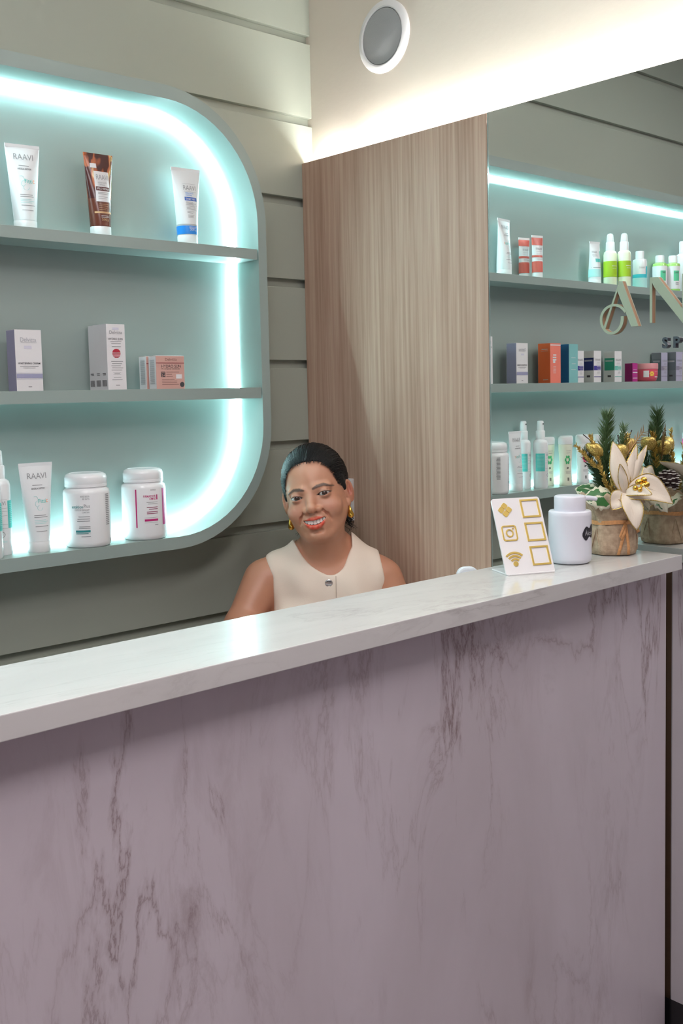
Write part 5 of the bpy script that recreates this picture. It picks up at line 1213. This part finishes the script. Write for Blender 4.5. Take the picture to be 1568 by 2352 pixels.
v_ = mapping(n, l, (120, 9, 60)); fz = noise(n, l, v_, 2.2, 5, 0.65, 0.4)
r_ = ramp(n, [(0.3, (0.003, 0.003, 0.004)), (0.75, (0.012, 0.011, 0.012))]); l.new(fz, r_.inputs[0]); l.new(r_.outputs[0], b.inputs['Base Color'])
b.inputs['Roughness'].default_value = 0.45; b.inputs['Specular IOR Level'].default_value = 0.3; bp = n.new('ShaderNodeBump'); bp.inputs['Strength'].default_value = 0.9; bp.inputs['Distance'].default_value = 0.002; l.new(fz, bp.inputs['Height']); l.new(bp.outputs['Normal'], b.inputs['Normal'])
HAIRM = m
hair = net_obj(gh, 'hair', HAIRM, pe, 2)
# combed-back strands that follow the skull from the hairline to the knot
sb = MB(); rnd = random.Random(11); hc = np.array((0, 0.100, 0.034)); hr_ = np.array((0.0785, 0.0990, 0.0900))
for i in range(900):
    ph = math.radians(rnd.uniform(-104, 104)); x0 = 0.0655 * math.copysign(abs(math.sin(ph)) ** 0.77, ph); z0 = -0.010 + 0.0905 * (abs(math.cos(ph)) ** 0.77) * (1 if abs(ph) < PI / 2 else -0.3)
    z0 += rnd.uniform(-0.005, 0.022) * abs(math.cos(ph)); x0 *= rnd.uniform(0.97, 1.04) 
    q = 1 - (x0 / hr_[0]) ** 2 - ((z0 - hc[2]) / hr_[2]) ** 2
    y0 = -math.sqrt(max(q, 0.02)); d0 = np.array((x0 / hr_[0], y0, (z0 - hc[2]) / hr_[2])); d0 /= np.linalg.norm(d0)
    d1 = np.array((0.1 + 0.35 * math.sin(ph) * rnd.uniform(0.5, 1), 0.85, -0.62)); d1 /= np.linalg.norm(d1); dm = np.array((d0[0] * 1.05, 0.35, max(0.12, d0[2] * 1.15))); dm = dm / np.linalg.norm(dm) * 1.35; pts = []
    off = rnd.uniform(0.996, 1.016); jt = rnd.uniform(-0.03, 0.03)
    for k in range(13):
        t = k / 12; dd = (1 - t) ** 2 * d0 + 2 * t * (1 - t) * dm + t * t * d1; dd = dd / np.linalg.norm(dd); dd = dd + np.array((jt * math.sin(PI * t), 0, 0)); lift = off - 0.012 * (1 - t) ** 4
        p = np.array(hd(hc + hr_ * dd * lift)); pts.append((p[0], p[1], p[2] + EZ))
    sb.tube(pts, [0.0002 + 0.0008 * math.sin(PI * min(1, 0.08 + k / 13)) for k in range(13)], 4)
so_ = sb.build('hair_strands', HAIRM, hair, smooth=True); so_['kind'] = 'stuff'
# loose curls at the nape
cb = MB(); rnd = random.Random(3)
for i in range(46):
    s = -1 if i % 2 else 1; p0 = Vector(hd((s * (0.045 + 0.012 * rnd.random()), 0.125 + 0.03 * rnd.random(), -0.075 + 0.02 * rnd.random()))); pts = []
    ph = rnd.random() * 6; ra = rnd.uniform(0.004, 0.007); dr = Vector((s * rnd.uniform(0.1, 0.7), rnd.uniform(-0.2, 0.3), -1)).normalized(); ln = rnd.uniform(0.020, 0.042)
    for k in range(14): t = k / 13; pts.append(p0 + dr * ln * t + Vector((ra * math.cos(ph + 9 * t), ra * math.sin(ph + 9 * t), 0.3 * ra * math.sin(ph + 5 * t))) + Vector((0, 0, EZ)))
    cb.tube(pts, [0.0011 * (1 - 0.7 * k / 13) for k in range(14)], 4)
cb.build('curls', HAIRM, hair, smooth=True)['kind'] = 'stuff'
# ---- blouse
gb = Grid(axis(-0.16, 0.24, (-0.16, 0.24), 0.0025, 0.0025), axis(-0.04, 0.29, (-0.04, 0.29), 0.0030, 0.0030), axis(-0.56, -0.06, (-0.30, -0.06), 0.0024, 0.007))
torso(gb, 0.0075)
inner_d = gb.d + 0.0095
def smx(a, b, k=0.004):
    h = np.clip(0.5 - 0.5 * (b - a) / k, 0, 1); return b * (1 - h) + a * h + k * h * (1 - h)
X, Y, Z = gb.xs[:, None, None], gb.ys[None, :, None], gb.zs[None, None, :]
wr2 = 0.0012 * np.sin((X - BX) * 95 + 8 * Z) * np.clip((Z + 0.42) * 6, 0, 1) + 0.0012 * np.sin((X + Z) * 60)
gb.d = np.maximum(gb.d + wr2, -(inner_d + wr2))
xb = X - BX
# neckline: U in front, shallow behind
nx_ = [-0.083, -0.071, -0.053, -0.027, 0.0035, 0.028, 0.047, 0.056]; nz_ = [-0.110, -0.138, -0.161, -0.181, -0.194, -0.187, -0.165, -0.122]
xf_ = np.linspace(-0.10, 0.075, 71); zf_ = np.convolve(np.pad(np.interp(xf_, nx_, nz_), 5, mode='edge'), np.ones(11) / 11, 'valid')
zn = np.where(Y < 0.112, np.interp(xb, xf_, zf_), -0.118)
gb.d = smx(gb.d, np.minimum(np.minimum((Z - zn) * 0.6, xb + 0.083), 0.058 - xb))
# armholes
arm_l = -(xb + 0.133 + 0.45 * np.clip(Z + 0.200, 0, 0.1)); arm_r = xb - 0.139 + 0.2 * np.clip(Z + 0.22, 0, 0.1)
gb.d = smx(gb.d, np.where(Z > -0.31, np.maximum(arm_l, arm_r), -1)); gb.d = np.maximum(gb.d, -(Z + 0.53)).astype(np.float32)
CLOTH = mat('cream_cloth', (0.78, 0.655, 0.55), 0.75, bump=0.15, bscale=700)
bl = net_obj(gb, 'blouse', CLOTH, pe, 3)
def front_y(xl, zl, grid=g):
    i = np.searchsorted(gb.xs, xl); k = np.searchsorted(gb.zs, zl); col = gb.d[i, :, k]; j = np.argmax(col < 0); return float(gb.ys[j])
bxp, bzp = BX + 0.000, -0.209
by = front_y(bxp, bzp)
bt = MB().lathe([(0.0085, 0), (0.0092, 0.001), (0.0092, 0.0025), (0.0080, 0.0036), (0.0070, 0.0030), (0.001, 0.0032)], 28, mi=0).build('button', [mat('silver_button', (0.55, 0.53, 0.55), 0.25, 0.8)], bl, smooth=True, loc=(bxp, by - 0.0022, bzp + EZ)); bt.rotation_euler = (PI / 2 + 0.18, 0, 0)
pv = []
for k in range(9):
    z = -0.194 - k * 0.016; pv += [(BX + 0.0165, front_y(BX + 0.0165, z) - 0.0042, z + EZ), (BX + 0.0182, front_y(BX + 0.0182, z) - 0.0030, z + EZ)]
MB().add(pv, [(2 * i, 2 * i + 1, 2 * i + 3, 2 * i + 2) for i in range(8)]).build('placket_seam', mat('cloth_shadow_seam', (0.52, 0.42, 0.35), 0.8), bl)
# ---- earrings (ribbed gold teardrop hoops)
for s in (-1, 1):
    c = hd((s * 0.0745 + 0.0005, 0.072, -0.055)); b = MB(); pts = []; rr = []
    for i in range(22):
        a = 2 * PI * i / 22; pts.append((0.0015 * s * math.sin(a), 0.0062 * math.sin(a), 0.0105 * math.cos(a))); rr.append(0.0020 + 0.0055 * (0.5 - 0.5 * math.cos(a)) * (0.9 + 0.14 * (i % 2)))
    b.tube(pts, rr, 12, closed=True); e = b.build('earring', GOLD, pe, smooth=True, angle=60, loc=(c[0], c[1], c[2] + EZ)); e.rotation_euler = (0, math.radians(-8), math.radians(14 * s))
# ---- her stool
ch = thing('office_stool', 'round dark stool under the woman behind the counter', 'stool', (EYE[0], EYE[1], 0), math.radians(-41.0))
DKF = mat('dark_fabric', (0.03, 0.03, 0.035), 0.9)
sz = EZ - 0.700; SY = 0.05
MB().lathe([(0.14, sz - 0.06), (0.165, sz - 0.05), (0.170, sz - 0.02), (0.16, sz - 0.004), (0.10, sz)], 32, cx=BX, cy=SY).build('seat', DKF, ch, smooth=True)
MB().tube([(BX, SY, sz - 0.055), (BX, SY, 0.06)], 0.025, 12).build('gas_lift', BLACK, ch)
for i in range(5):
    a = 2 * PI * i / 5 + 0.3; MB().tube([(BX, SY, 0.08), (BX + 0.17 * math.cos(a), SY + 0.17 * math.sin(a), 0.055)], 0.014, 8).build('leg', BLACK, ch)
    MB().ball((BX + 0.17 * math.cos(a), SY + 0.17 * math.sin(a), 0.024), 0.024, 10, 7).build('castor', BLACK, ch)
